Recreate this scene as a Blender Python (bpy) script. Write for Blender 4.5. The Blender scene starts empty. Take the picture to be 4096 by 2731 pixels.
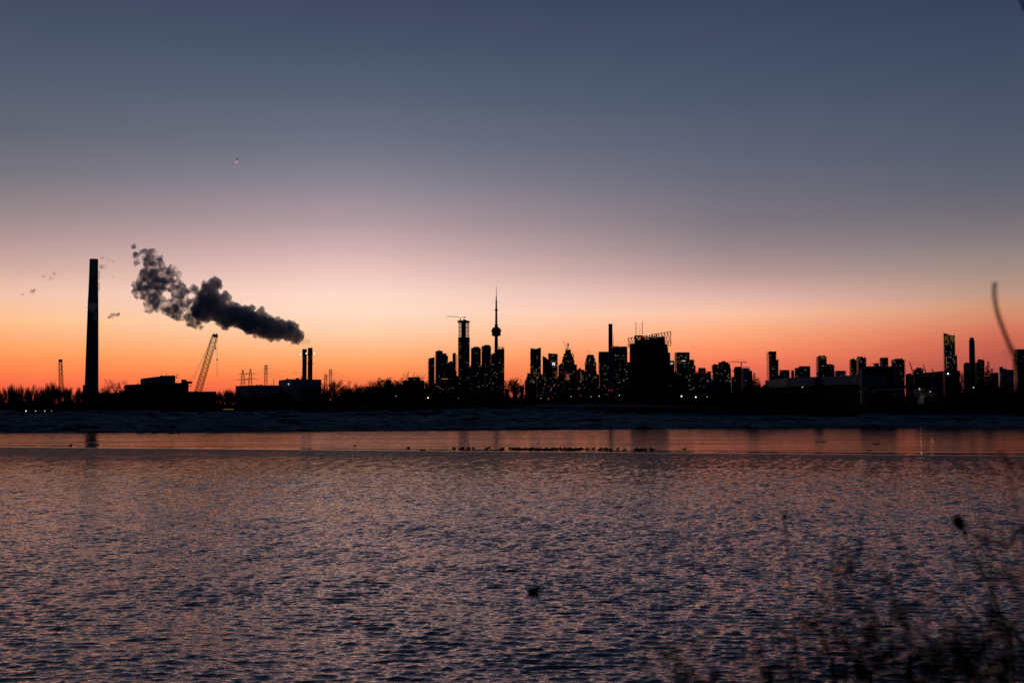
import bpy, math, random
import numpy as np
from mathutils import Vector, Matrix
random.seed(7)
S = bpy.context.scene
R = math.radians
# ---------------------------------------------------------------- camera
F = 5046.0; PITCH = math.atan(280/F); CP, SP = math.cos(PITCH), math.sin(PITCH); HC = 5.0
cam = bpy.data.objects.new('camera', bpy.data.cameras.new('camera'))
S.collection.objects.link(cam); S.camera = cam
cam.location = (0, 0, HC); cam.rotation_euler = (math.pi/2+PITCH, 0, 0)
cam.data.lens = F/4096*36; cam.data.sensor_width = 36
cam.data.clip_start = 0.1; cam.data.clip_end = 60000
cam.data.dof.use_dof = True; cam.data.dof.focus_distance = 420; cam.data.dof.aperture_fstop = 9.0
def lin(c):
    return tuple(((x/255)/12.92 if x/255 <= .04045 else ((x/255+.055)/1.055)**2.4) for x in c)+(1,)
# ---------------------------------------------------------------- world: dusk sky
def elev(py): return PITCH+math.atan((1365.5-py)/F)
W = bpy.data.worlds.new('World'); S.world = W; W.use_nodes = True
nt = W.node_tree; nt.nodes.clear()
def N(t, tree=None, **k):
    n = (tree or nt).nodes.new(t)
    for a, b in k.items(): setattr(n, a, b)
    return n
def M(op, a, b=None, c=None, clamp=False, tree=None):
    tr = tree or nt
    n = tr.nodes.new('ShaderNodeMath'); n.operation = op; n.use_clamp = clamp
    for i, v in enumerate((a, b, c)):
        if v is None: continue
        if isinstance(v, (int, float)): n.inputs[i].default_value = v
        else: tr.links.new(v, n.inputs[i])
    return n.outputs[0]
tc = N('ShaderNodeTexCoord'); sx = N('ShaderNodeSeparateXYZ'); nt.links.new(tc.outputs['Generated'], sx.inputs[0])
el = M('ARCSINE', sx.outputs[2]); az = M('ARCTAN2', sx.outputs[0], sx.outputs[1])
SKY = {
 'L': [(0,(63,72,96)),(200,(72,82,102)),(400,(84,93,111)),(600,(99,103,116)),(750,(118,116,126)),(900,(150,134,137)),(1000,(177,150,149)),(1100,(207,169,159)),(1200,(240,194,172)),(1300,(255,194,145)),(1400,(255,166,105)),(1450,(255,147,86)),(1500,(255,128,76)),(1560,(248,102,70)),(1645,(205,78,64))],
 'M': [(0,(63,72,97)),(200,(73,84,106)),(400,(89,99,117)),(600,(112,115,131)),(750,(140,133,146)),(900,(178,154,160)),(1000,(209,175,176)),(1100,(238,198,190)),(1180,(255,216,201)),(1250,(255,219,196)),(1320,(255,208,172)),(1400,(255,184,128)),(1450,(255,163,101)),(1500,(255,140,81)),(1560,(250,108,70)),(1645,(218,82,68))],
 'N': [(0,(58,67,94)),(400,(76,87,108)),(700,(101,104,120)),(900,(126,118,127)),(1000,(148,132,136)),(1100,(182,151,150)),(1200,(228,182,170)),(1260,(252,194,162)),(1330,(255,172,128)),(1400,(255,146,102)),(1450,(248,124,90)),(1500,(232,106,82)),(1560,(210,90,78)),(1645,(180,76,72))],
 'R': [(0,(47,62,87)),(300,(64,75,98)),(600,(80,89,107)),(800,(96,99,114)),(900,(113,108,117)),(1000,(133,121,125)),(1100,(157,138,131)),(1200,(188,150,131)),(1250,(207,149,118)),(1300,(214,134,104)),(1350,(210,114,89)),(1400,(199,98,79)),(1450,(184,88,75)),(1500,(172,80,74)),(1645,(150,72,72))]}
E0, E1 = -0.004, 0.336
rf = M('DIVIDE', M('SUBTRACT', el, E0), E1-E0, clamp=True)
def ramp(stops):
    r = N('ShaderNodeValToRGB'); cr = r.color_ramp; cr.interpolation = 'LINEAR'
    st = sorted([((elev(y)-E0)/(E1-E0), lin(c)) for y, c in stops])
    while len(cr.elements) > 1: cr.elements.remove(cr.elements[-1])
    cr.elements[0].position = max(0, st[0][0]); cr.elements[0].color = st[0][1]
    for p, c in st[1:]:
        e = cr.elements.new(min(1, max(0, p))); e.color = c
    nt.links.new(rf, r.inputs[0]); return r.outputs[0]
def mixc(f, a, b, tree=None, blend='MIX'):
    tr = tree or nt
    n = tr.nodes.new('ShaderNodeMix'); n.data_type = 'RGBA'; n.blend_type = blend
    for i, v in ((0, f), (6, a), (7, b)):
        if isinstance(v, (int, float)): n.inputs[i].default_value = v
        elif isinstance(v, tuple): n.inputs[i].default_value = v
        else: tr.links.new(v, n.inputs[i])
    return n.outputs[2]
def mr(v, a, b, c=0., d=1., smooth=False, tree=None):
    tr = tree or nt
    n = tr.nodes.new('ShaderNodeMapRange'); n.interpolation_type = 'SMOOTHSTEP' if smooth else 'LINEAR'
    tr.links.new(v, n.inputs[0])
    for i, x in enumerate((a, b, c, d)): n.inputs[i+1].default_value = x
    return n.outputs[0]
azp = lambda x: math.atan((x-2048)/F)
c = mixc(mr(az, azp(0), azp(1300)), ramp(SKY['L']), ramp(SKY['M']))
c = mixc(mr(az, azp(1500), azp(2920)), c, ramp(SKY['N']))
c = mixc(mr(az, azp(2920), azp(3990)), c, ramp(SKY['R']))
c = mixc(mr(el, .32, .50, 0, 1, True), c, lin((30, 42, 66)))
c = mixc(mr(el, .45, 1.1, 0, 1, True), c, lin((11, 21, 36)))
azr = M('ABSOLUTE', M('ADD', az, 0.06))
c = mixc(mr(azr, .42, 1.0, 0, 1, True), c, lin((9, 20, 32)))
bg = N('ShaderNodeBackground'); nt.links.new(c, bg.inputs[0]); bg.inputs[1].default_value = 1.0
wo = N('ShaderNodeOutputWorld'); nt.links.new(bg.outputs[0], wo.inputs[0])
# the sun has set: it stands just under the horizon and only touches what flies high
sl = bpy.data.lights.new('sun', 'SUN'); sl.energy = 5.0; sl.angle = R(.5); sl.color = (1, .42, .3)
so = bpy.data.objects.new('sun', sl); S.collection.objects.link(so)
so.rotation_euler = Vector((0.13, 1, -math.tan(R(2.5)))).to_track_quat('Z', 'Y').to_euler()
S.view_settings.view_transform = 'Standard'; S.view_settings.look = 'None'
S.view_settings.exposure = 0; S.view_settings.gamma = 1
S.render.engine = 'CYCLES'
S.cycles.volume_bounces = 6; S.cycles.volume_step_rate = 2.0; S.cycles.volume_max_steps = 128
S.cycles.max_bounces = 8
# ---------------------------------------------------------------- helpers
def P(px, py, D):
    v = 1365.5-py; yy = F*CP - v*SP
    return Vector((D*(px-2048)/yy, D, HC + D*(v*CP+F*SP)/yy))
def Xp(px, D, py=1500): return P(px, py, D).x
def Zp(py, D): return P(2048, py, D).z
def tag(o, label=None, cat=None, group=None, kind=None):
    if label: o['label'] = label
    if cat: o['category'] = cat
    if group: o['group'] = group
    if kind: o['kind'] = kind
    return o
def link(o, parent=None):
    S.collection.objects.link(o)
    if parent is not None: o.parent = parent
    return o
def thing(name, label, cat, loc=(0, 0, 0), group=None, rz=0):
    o = bpy.data.objects.new(name, None); link(o); o.location = loc; o.rotation_euler = (0, 0, rz)
    o.empty_display_size = 1
    return tag(o, label, cat, group)
class MB:
    def __init__(s): s.v = []; s.f = []
    def add(s, vs, fs):
        b = len(s.v); s.v += [tuple(p) for p in vs]; s.f += [tuple(i+b for i in f) for f in fs]; return s
    def box(s, x0, x1, y0, y1, z0, z1):
        if y0 > 400 and y1-y0 > 12:
            k = y1/y0; return s.add([(x0,y0,z0),(x1,y0,z0),(x1*k,y1,z0),(x0*k,y1,z0),(x0,y0,z1),(x1,y0,z1),(x1*k,y1,z1),(x0*k,y1,z1)],
                     [(0,3,2,1),(4,5,6,7),(0,1,5,4),(1,2,6,5),(2,3,7,6),(3,0,4,7)])
        return s.add([(x0,y0,z0),(x1,y0,z0),(x1,y1,z0),(x0,y1,z0),(x0,y0,z1),(x1,y0,z1),(x1,y1,z1),(x0,y1,z1)],
                     [(0,3,2,1),(4,5,6,7),(0,1,5,4),(1,2,6,5),(2,3,7,6),(3,0,4,7)])
    def prism(s, pts, z0, z1):
        n = len(pts); z1s = z1 if isinstance(z1, (list, tuple)) else [z1]*n
        s.add([(p[0],p[1],z0) for p in pts]+[(p[0],p[1],z) for p, z in zip(pts, z1s)],
              [tuple(range(n))[::-1], tuple(range(n, 2*n))]+[(i,(i+1)%n,(i+1)%n+n,i+n) for i in range(n)])
        return s
    def tube(s, a, b, r0, r1=None, n=4, cap=True):
        a = Vector(a); b = Vector(b); r1 = r0 if r1 is None else r1
        d = b-a
        if d.length < 1e-6: return s
        d.normalize(); u = d.orthogonal().normalized(); w = d.cross(u)
        vs = []
        for p, r in ((a, r0), (b, r1)):
            for k in range(n):
                t = 2*math.pi*k/n; vs.append(p+u*(r*math.cos(t))+w*(r*math.sin(t)))
        fs = [(k,(k+1)%n,(k+1)%n+n,k+n) for k in range(n)]
        if cap: fs += [tuple(range(n))[::-1], tuple(range(n, 2*n))]
        return s.add(vs, fs)
    def path(s, pts, rs, n=5):
        pts = [Vector(p) for p in pts]; vs = []; m = len(pts)
        if not isinstance(rs, (list, tuple)): rs = [rs]*m
        for i, p in enumerate(pts):
            d = (pts[min(i+1, m-1)]-pts[max(i-1, 0)]).normalized()
            ref = Vector((0, 1, 0)) if abs(d.y) < .9 else Vector((1, 0, 0))
            u = d.cross(ref).normalized(); w = d.cross(u)
            for k in range(n):
                t = 2*math.pi*k/n; vs.append(p+u*(rs[i]*math.cos(t))+w*(rs[i]*math.sin(t)))
        fs = [(i*n+k, i*n+(k+1)%n, (i+1)*n+(k+1)%n, (i+1)*n+k) for i in range(m-1) for k in range(n)]
        fs += [tuple(range(n))[::-1], tuple(range((m-1)*n, m*n))]
        return s.add(vs, fs)
    def lathe(s, cx, cy, prof, n=24):
        vs = []; m = len(prof)
        for r, z in prof:
            for k in range(n):
                t = 2*math.pi*k/n; vs.append((cx+r*math.cos(t), cy+r*math.sin(t), z))
        fs = [(i*n+k, i*n+(k+1)%n, (i+1)*n+(k+1)%n, (i+1)*n+k) for i in range(m-1) for k in range(n)]
        fs += [tuple(range(n))[::-1], tuple(range((m-1)*n, m*n))]
        return s.add(vs, fs)
    def ball(s, c, r, n=8):
        c = Vector(c); rx, ry, rz = (r, r, r) if not isinstance(r, (tuple, list)) else r
        vs = [(c.x, c.y, c.z-rz)]; m = n//2+1
        for i in range(1, m):
            a = math.pi*i/m-math.pi/2
            for k in range(n):
                t = 2*math.pi*k/n; vs.append((c.x+rx*math.cos(a)*math.cos(t), c.y+ry*math.cos(a)*math.sin(t), c.z+rz*math.sin(a)))
        vs.append((c.x, c.y, c.z+rz)); e = len(vs)-1
        fs = [(0, 1+(k+1)%n, 1+k) for k in range(n)]
        for i in range(m-2):
            fs += [(1+i*n+k, 1+i*n+(k+1)%n, 1+(i+1)*n+(k+1)%n, 1+(i+1)*n+k) for k in range(n)]
        fs += [(1+(m-2)*n+k, 1+(m-2)*n+(k+1)%n, e) for k in range(n)]
        return s.add(vs, fs)
    def lattice(s, a, b, w0, w1, nseg, r, up=None):
        a = Vector(a); b = Vector(b); d = (b-a).normalized()
        u = (up or (Vector((0, 1, 0)) if abs(d.y) < .9 else Vector((1, 0, 0)))); w = d.cross(u).normalized(); u = w.cross(d)
        cs = []
        for i in range(nseg+1):
            t = i/nseg; p = a.lerp(b, t); h = (w0+(w1-w0)*t)/2
            cs.append([p+u*h*i1+w*h*i2 for i1, i2 in ((1,1),(1,-1),(-1,-1),(-1,1))])
        for k in range(4): s.tube(cs[0][k], cs[-1][k], r, r, 4)
        for i in range(nseg):
            for k in range(4):
                a1, a2 = (k, (k+1) % 4) if i % 2 else ((k+1) % 4, k)
                s.tube(cs[i][a1], cs[i+1][a2], r*.6, r*.6, 3, False)
                s.tube(cs[i+1][k], cs[i+1][(k+1) % 4], r*.6, r*.6, 3, False)
        return s
    def mesh(s, name):
        me = bpy.data.meshes.new(name); me.from_pydata(s.v, [], s.f); me.update(); return me
    def build(s, name, m, parent=None, smooth=False):
        me = s.mesh(name); me.materials.append(m)
        if smooth: me.polygons.foreach_set('use_smooth', [True]*len(me.polygons))
        o = bpy.data.objects.new(name, me); link(o)
        if parent is not None:
            o.parent = parent
            me.transform(Matrix.Translation(-Vector(parent.location))) if parent.rotation_euler[2] == 0 else me.transform(parent.matrix_basis.inverted())
        return o
def fast_mesh(name, V, Fq, m, smooth=True):
    me = bpy.data.meshes.new(name); V = np.asarray(V, 'f'); Fq = np.asarray(Fq, 'i')
    me.vertices.add(len(V)); me.vertices.foreach_set('co', V.ravel())
    me.loops.add(Fq.size); me.loops.foreach_set('vertex_index', Fq.ravel())
    me.polygons.add(len(Fq)); me.polygons.foreach_set('loop_start', np.arange(0, Fq.size, Fq.shape[1], dtype='i'))
    me.update(calc_edges=True); me.polygons.foreach_set('use_smooth', np.full(len(Fq), smooth)); me.materials.append(m)
    o = bpy.data.objects.new(name, me); link(o); return o
# ---------------------------------------------------------------- materials
def mat(name, col, rough=.8, spec=.5, metal=0., noise=None, ns=1., bump=0.):
    m = bpy.data.materials.new(name); m.use_nodes = True; t = m.node_tree; b = t.nodes['Principled BSDF']
    b.inputs['Roughness'].default_value = rough; b.inputs['Specular IOR Level'].default_value = spec; b.inputs['Metallic'].default_value = metal
    if noise:
        tcn = N('ShaderNodeTexCoord', t); nn = N('ShaderNodeTexNoise', t); nn.inputs['Scale'].default_value = ns; nn.inputs['Detail'].default_value = 6
        t.links.new(tcn.outputs['Object'], nn.inputs['Vector'])
        f = mr(nn.outputs[0], .35, .65, tree=t)
        t.links.new(mixc(f, (*col, 1), (*noise, 1), tree=t), b.inputs['Base Color'])
        if bump:
            bn = N('ShaderNodeBump', t); bn.inputs['Strength'].default_value = bump; t.links.new(nn.outputs[0], bn.inputs['Height']); t.links.new(bn.outputs[0], b.inputs['Normal'])
    else: b.inputs['Base Color'].default_value = (*col, 1)
    return m
def emit(name, col, st):
    m = bpy.data.materials.new(name); m.use_nodes = True; b = m.node_tree.nodes['Principled BSDF']
    b.inputs['Base Color'].default_value = (.02, .02, .02, 1)
    b.inputs['Emission Color'].default_value = (*col, 1); b.inputs['Emission Strength'].default_value = st; return m
def facade(name, glass, slab, rough=.12, bw=3.4, fh=3.6, mort=.45):
    m = bpy.data.materials.new(name); m.use_nodes = True; t = m.node_tree; b = t.nodes['Principled BSDF']
    tcn = N('ShaderNodeTexCoord', t); sp = N('ShaderNodeSeparateXYZ', t); t.links.new(tcn.outputs['Object'], sp.inputs[0])
    cb = N('ShaderNodeCombineXYZ', t); t.links.new(M('ADD', sp.outputs[0], sp.outputs[1], tree=t), cb.inputs[0]); t.links.new(sp.outputs[2], cb.inputs[1])
    br = N('ShaderNodeTexBrick', t); t.links.new(cb.outputs[0], br.inputs[0]); br.offset = 0
    br.inputs['Scale'].default_value = 1; br.inputs['Brick Width'].default_value = bw; br.inputs['Row Height'].default_value = fh
    br.inputs['Mortar Size'].default_value = mort; br.inputs['Mortar Smooth'].default_value = 0
    br.inputs['Color1'].default_value = (*glass, 1); br.inputs['Color2'].default_value = (*[x*.5 for x in glass], 1); br.inputs['Mortar'].default_value = (*slab, 1)
    t.links.new(br.outputs['Color'], b.inputs['Base Color'])
    t.links.new(mr(br.outputs['Fac'], 0, 1, rough, .7, tree=t), b.inputs['Roughness'])
    b.inputs['Specular IOR Level'].default_value = .8
    return m
MT = dict(
 glass=facade('tower_glass', (.03, .04, .05), (.12, .12, .12)),
 blueglass=facade('blue_glass', (.035, .06, .08), (.10, .13, .15), .1, 3, 3.8, .3),
 conc=facade('concrete_grid', (.03, .035, .04), (.22, .21, .2), .15, 3.2, 3.0, .9),
 brick=mat('dark_brick', (.12, .08, .06), .9, .3, noise=(.08, .055, .045), ns=.3),
 shed=mat('ribbed_cladding', (.38, .47, .52), .8, .2, noise=(.3, .39, .44), ns=.05),
 dark=mat('sooty_concrete', (.05, .05, .052), .9, .2, noise=(.03, .03, .032), ns=.1),
 stack=mat('chimney_concrete', (.26, .27, .28), .85, .2, noise=(.2, .2, .21), ns=.05),
 pale=mat('pale_chimney_band', (.62, .66, .7), .85, .2, noise=(.54, .58, .62), ns=.05),
 steel=mat('dark_steel', (.06, .06, .065), .6, .4, .3),
 slab=mat('balcony_slab', (.16, .16, .16), .8, .2),
 bark=mat('bark', (.055, .042, .035), .95, .1, noise=(.035, .027, .024), ns=8),
 twig=mat('twigs', (.06, .045, .038), .95, .1),
 brush=mat('brush', (.055, .04, .035), .95, .1, noise=(.03, .025, .022), ns=.2),
 needle=mat('spruce_needles', (.03, .045, .03), .9, .1),
 bird=mat('dark_feathers', (.035, .032, .03), .8, .2, noise=(.02, .02, .02), ns=20),
 weed=mat('dried_weed', (.05, .04, .03), .9, .1, noise=(.03, .025, .02), ns=60),
 roof=mat('pale_metal_roof', (.3, .46, .56), .7, .2, noise=(.24, .38, .48), ns=.08),
 pipe=mat('pipe_metal', (.35, .36, .37), .35, .5, .5),
 wire=mat('wire', (.04, .04, .04), .7, .3),
 white=mat('white_paint', (.75, .75, .72), .6, .3),
 warm=emit('window_light_warm', (1, .48, .17), .3), amber=emit('window_light_amber', (1, .33, .1), .3),
 cool=emit('window_light_white', (.85, .9, 1), .2), dim=emit('window_light_dim', (.9, .6, .35), .09), pink=emit('pink_glow', (1, .25, .2), .25),
 yellow=emit('strip_light_yellow', (1, .56, .13), .28), red=emit('red_light', (1, .02, .04), 1.6), lamp=emit('lamp_white', (1, .88, .7), 2.5), lampc=emit('lamp_cool', (.8, .95, 1), 4),
 lampd=emit('lamp_small', (1, .85, .65), 1.6), sign=emit('sign_white', (.95, .95, 1), 1.3), flood=emit('flood_dim', (1, .6, .2), .25),
)
# ---------------------------------------------------------------- shore and ground
def Ssh(x): return 342+62*np.tanh(x/125.)
rng = np.random.default_rng(3)
def vnoise(x, y, sc, seed):
    r = np.random.default_rng(seed); T = r.random((256, 256))
    u = x/sc; v = y/sc; i = np.floor(u).astype(int); j = np.floor(v).astype(int); fu = u-i; fv = v-j
    fu = fu*fu*(3-2*fu); fv = fv*fv*(3-2*fv)
    g = lambda a, b: T[a % 256, b % 256]
    return (g(i, j)*(1-fu)+g(i+1, j)*fu)*(1-fv)+(g(i, j+1)*(1-fu)+g(i+1, j+1)*fu)*fv-.5
def H(x, y):
    x = np.asarray(x, float); y = np.asarray(y, float); t = y-Ssh(x)
    w = 1-np.clip((np.abs(x)-600)/600, 0, 1)
    z = np.interp(t, [-6, 0, 2, 12, 28, 33, 60, 72, 95, 130, 200, 20000], [-1.2, -.15, .35, 1.3, 2.3, 3.0, 3.25, 3.9, 4.0, 4.2, 4.3, 4.3])
    a = np.interp(t, [0, 3, 28, 34, 60, 78, 100, 160, 400], [.15, .5, .7, .6, .5, 1.3, .8, .5, .0])
    left = 1+.35*np.clip(-x/60, 0, 1)
    n = vnoise(x, y*1.3, 14, 1)*1.3+vnoise(x, y, 6, 2)*.8+vnoise(x, y, 2.2, 4)*.45+vnoise(x, y, .9, 5)*.2
    z = z+a*n*w*left + np.interp(t, [60, 78, 92, 120], [0, .35, .35, 0])*left
    hill = np.clip((x+45)/60, 0, 1)*np.interp(t, [70, 85, 110, 135, 300, 900, 1500, 20000], [0, .5, 2.6, 3.6, 3.8, 3.2, 0, 0])*w*(1+.35*vnoise(x, y, 30, 31))
    return np.minimum(z, 5.35)+hill
ux = np.arange(-320, 321, 1.25); ox = np.array([-14000, -7000, -3500, -1800, -1000, -600, -400]); xs = np.concatenate([ox, ux, -ox[::-1]])
ts = np.concatenate([[-6, -3, -1], np.arange(0, 130, .7), np.geomspace(131, 14000, 45)])
X, T = np.meshgrid(xs, ts); Y = T+Ssh(X); Z = H(X, Y)
nx, ny = len(xs), len(ts)
def gridf(nx, ny):
    i = np.arange(nx*ny).reshape(ny, nx)
    return np.stack([i[:-1, :-1], i[:-1, 1:], i[1:, 1:], i[1:, :-1]], -1).reshape(-1, 4)
def snowmat():
    m = bpy.data.materials.new('dirty_snow'); m.use_nodes = True; t = m.node_tree; b = t.nodes['Principled BSDF']
    tcn = N('ShaderNodeTexCoord', t); mp = N('ShaderNodeMapping', t); t.links.new(tcn.outputs['Object'], mp.inputs[0]); mp.inputs['Scale'].default_value = (.22, .5, .6)
    n1 = N('ShaderNodeTexNoise', t); n1.inputs['Scale'].default_value = 1; n1.inputs['Detail'].default_value = 8; n1.inputs['Roughness'].default_value = .65; t.links.new(mp.outputs[0], n1.inputs['Vector'])
    n2 = N('ShaderNodeTexNoise', t); n2.inputs['Scale'].default_value = .05; n2.inputs['Detail'].default_value = 4; t.links.new(tcn.outputs['Object'], n2.inputs['Vector'])
    ge = N('ShaderNodeNewGeometry', t); sp = N('ShaderNodeSeparateXYZ', t); t.links.new(ge.outputs['Normal'], sp.inputs[0])
    steep = mr(sp.outputs[2], .995, .93, 0, .10, tree=t)
    s = M('ADD', M('ADD', n1.outputs[0], steep, tree=t), mr(n2.outputs[0], .35, .65, -.07, .07, tree=t), tree=t)
    f = mr(s, .515, .57, tree=t)
    c = mixc(f, mixc(mr(n2.outputs[0], .4, .6, tree=t), (.16, .25, .32, 1), (.62, .76, .84, 1), tree=t), (.025, .02, .02, 1), tree=t)
    sy = N('ShaderNodeSeparateXYZ', t); t.links.new(tcn.outputs['Object'], sy.inputs[0])
    c = mixc(mr(M('ADD', sy.outputs[1], M('MULTIPLY', M('SUBTRACT', n2.outputs[0], .5, tree=t), 260, tree=t), tree=t), 425, 500, tree=t), c, (.05, .04, .04, 1), tree=t)
    t.links.new(c, b.inputs['Base Color']); b.inputs['Roughness'].default_value = .9; b.inputs['Specular IOR Level'].default_value = .1
    return m
g = fast_mesh('ground', np.stack([X, Y, Z], -1).reshape(-1, 3), gridf(nx, ny), snowmat(), True); tag(g, kind='structure')
def hz(x, y): return float(H(x, y))
# near bank under the camera
bx = np.linspace(-60, 60, 121); by = np.linspace(-40, 14, 91); BX, BY = np.meshgrid(bx, by)
def HN(x, y): return np.interp(y, [-40, 2.2, 4, 10.5, 14], [3.6, 3.4, 2.6, -.3, -1])+vnoise(x+90, y+90, 2., 8)*.2
o = fast_mesh('near_bank', np.stack([BX, BY, HN(BX, BY)], -1).reshape(-1, 3), gridf(121, 91), mat('bank_soil', (.09, .07, .05), .95, .1, noise=(.4, .42, .45), ns=.8), True); tag(o, kind='structure')
# ---------------------------------------------------------------- water and ice
def Eice(x): return 166-.27*np.clip(x, -200, 200)
def watermat():
    m = bpy.data.materials.new('lake_water'); m.use_nodes = True; t = m.node_tree; t.nodes.clear()
    tcn = N('ShaderNodeTexCoord', t); mp = N('ShaderNodeMapping', t); t.links.new(tcn.outputs['Object'], mp.inputs[0]); mp.inputs['Scale'].default_value = (5, 10, 1)
    n1 = N('ShaderNodeTexNoise', t); n1.inputs['Scale'].default_value = 1; n1.inputs['Detail'].default_value = 4; t.links.new(mp.outputs[0], n1.inputs['Vector'])
    sy = N('ShaderNodeSeparateXYZ', t); t.links.new(tcn.outputs['Object'], sy.inputs[0])
    e = M('ADD', sy.outputs[1], M('MULTIPLY', sy.outputs[0], .27, tree=t), tree=t)
    bn = N('ShaderNodeBump', t); t.links.new(n1.outputs[0], bn.inputs['Height']); bn.inputs['Distance'].default_value = .07
    t.links.new(M('MULTIPLY', mr(e, 154, 161, 1, .02, True, tree=t), mr(e, 30, 90, .5, 1., tree=t), tree=t), bn.inputs['Strength'])
    b1 = bn; mq = N('ShaderNodeMapping', t); t.links.new(tcn.outputs['Object'], mq.inputs[0]); mq.inputs['Scale'].default_value = (1.3, 1.9, 1); n2 = N('ShaderNodeTexNoise', t); n2.inputs['Scale'].default_value = 1; n2.inputs['Detail'].default_value = 3; t.links.new(mq.outputs[0], n2.inputs['Vector'])
    bn = N('ShaderNodeBump', t); t.links.new(n2.outputs[0], bn.inputs['Height']); bn.inputs['Distance'].default_value = .6; t.links.new(b1.outputs[0], bn.inputs['Normal']); t.links.new(M('MULTIPLY', mr(e, 154, 161, 1, .0, True, tree=t), mr(e, 45, 110, 0, 1., tree=t), tree=t), bn.inputs['Strength'])
    fr = N('ShaderNodeFresnel', t); fr.inputs['IOR'].default_value = 2.7; t.links.new(bn.outputs[0], fr.inputs['Normal'])
    gl = N('ShaderNodeBsdfGlossy', t); gl.inputs['Color'].default_value = (1, .91, .91, 1); gl.inputs['Roughness'].default_value = .04; t.links.new(bn.outputs[0], gl.inputs['Normal'])  # faint rosy tint puts extra dusk warmth into the reflection colour
    df = N('ShaderNodeBsdfDiffuse', t); df.inputs['Color'].default_value = (.01, .03, .05, 1)
    mx = N('ShaderNodeMixShader', t); t.links.new(fr.outputs[0], mx.inputs[0]); t.links.new(df.outputs[0], mx.inputs[1]); t.links.new(gl.outputs[0], mx.inputs[2])
    ou = N('ShaderNodeOutputMaterial', t); t.links.new(mx.outputs[0], ou.inputs[0])
    return m
ys = [14.]
while ys[-1] < 170: ys.append(ys[-1]*1.0016)
ys = np.array(ys); sc = np.linspace(-1, 1, 1240)
SX, YY = np.meshgrid(sc, ys); XX = SX*(YY*.48+12)
Zw = np.zeros_like(XX); DX = np.zeros_like(XX); DY = np.zeros_like(XX)
sp_y = YY*.0016
for k in range(84):
    lam = .13*(5.)**rng.random(); th = rng.normal(0, .46)+.1; ph = rng.random()*6.28; kk = 2*math.pi/lam
    slope = .0235*(lam/.35)**(-.1); a = slope/kk
    kx, ky = kk*math.sin(th), kk*math.cos(th)
    att = np.clip((lam/np.maximum(sp_y*abs(math.cos(th)), XX*0+(YY+20)/1240*abs(math.sin(th)))-2.2)/2, 0, 1)
    arg = kx*XX+ky*YY+ph; s, co = np.sin(arg), np.cos(arg)
    Zw += a*att*s; DX += a*att*co*math.sin(th); DY += a*att*co*math.cos(th)
patch = 1+.45*vnoise(XX*.6+500, YY*.9+500, 9, 11)+.4*vnoise(XX+500, YY+500, 3, 12)
env = np.clip((1-np.abs(SX))*12, 0, 1)*np.clip((YY-14)/2, 0, 1)*np.clip((Eice(XX)-5-YY)/9, 0, 1)**.7*patch
Zw *= env; XX = XX+DX*env*.9; YY2 = YY+DY*env*.9
dense = np.stack([XX, YY2, Zw], -1)
ny, nx = XX.shape
V = dense.reshape(-1, 3); Fq = gridf(nx, ny)
# calm surrounding sheet joined to the rim
rim = []
b0 = len(V); L = lambda i, j: i*nx+j
extra = [(-14000, 14), (-14000, 170), (14000, 170), (14000, 14), (-14000, -60), (14000, -60), (-14000, 14000), (14000, 14000)]
ev = [(x, y, 0) for x, y in extra]
V = np.concatenate([V, np.array(ev)])
tri = [];
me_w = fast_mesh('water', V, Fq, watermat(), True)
import bmesh
bm = bmesh.new(); bm.from_mesh(me_w.data); bm.verts.ensure_lookup_table()
vv = bm.verts
E = lambda k: vv[b0+k]
left = [vv[L(i, 0)] for i in range(ny)]; right = [vv[L(i, nx-1)] for i in range(ny)]
bot = [vv[L(0, j)] for j in range(nx)]; top = [vv[L(ny-1, j)] for j in range(nx)]
def ng(vs):
    f = bm.faces.new(vs); f.smooth = True
ng([E(0)]+left+[E(1)]); ng([E(3), E(2)]+right[::-1])
ng([E(4), E(5), E(3)]+bot[::-1]+[E(0)]); ng([E(1)]+top+[E(2), E(7), E(6)])
bm.normal_update()
bm.to_mesh(me_w.data); bm.free(); tag(me_w, kind='structure')
for pl in me_w.data.polygons[-4:]: pl.use_smooth = False
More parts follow.
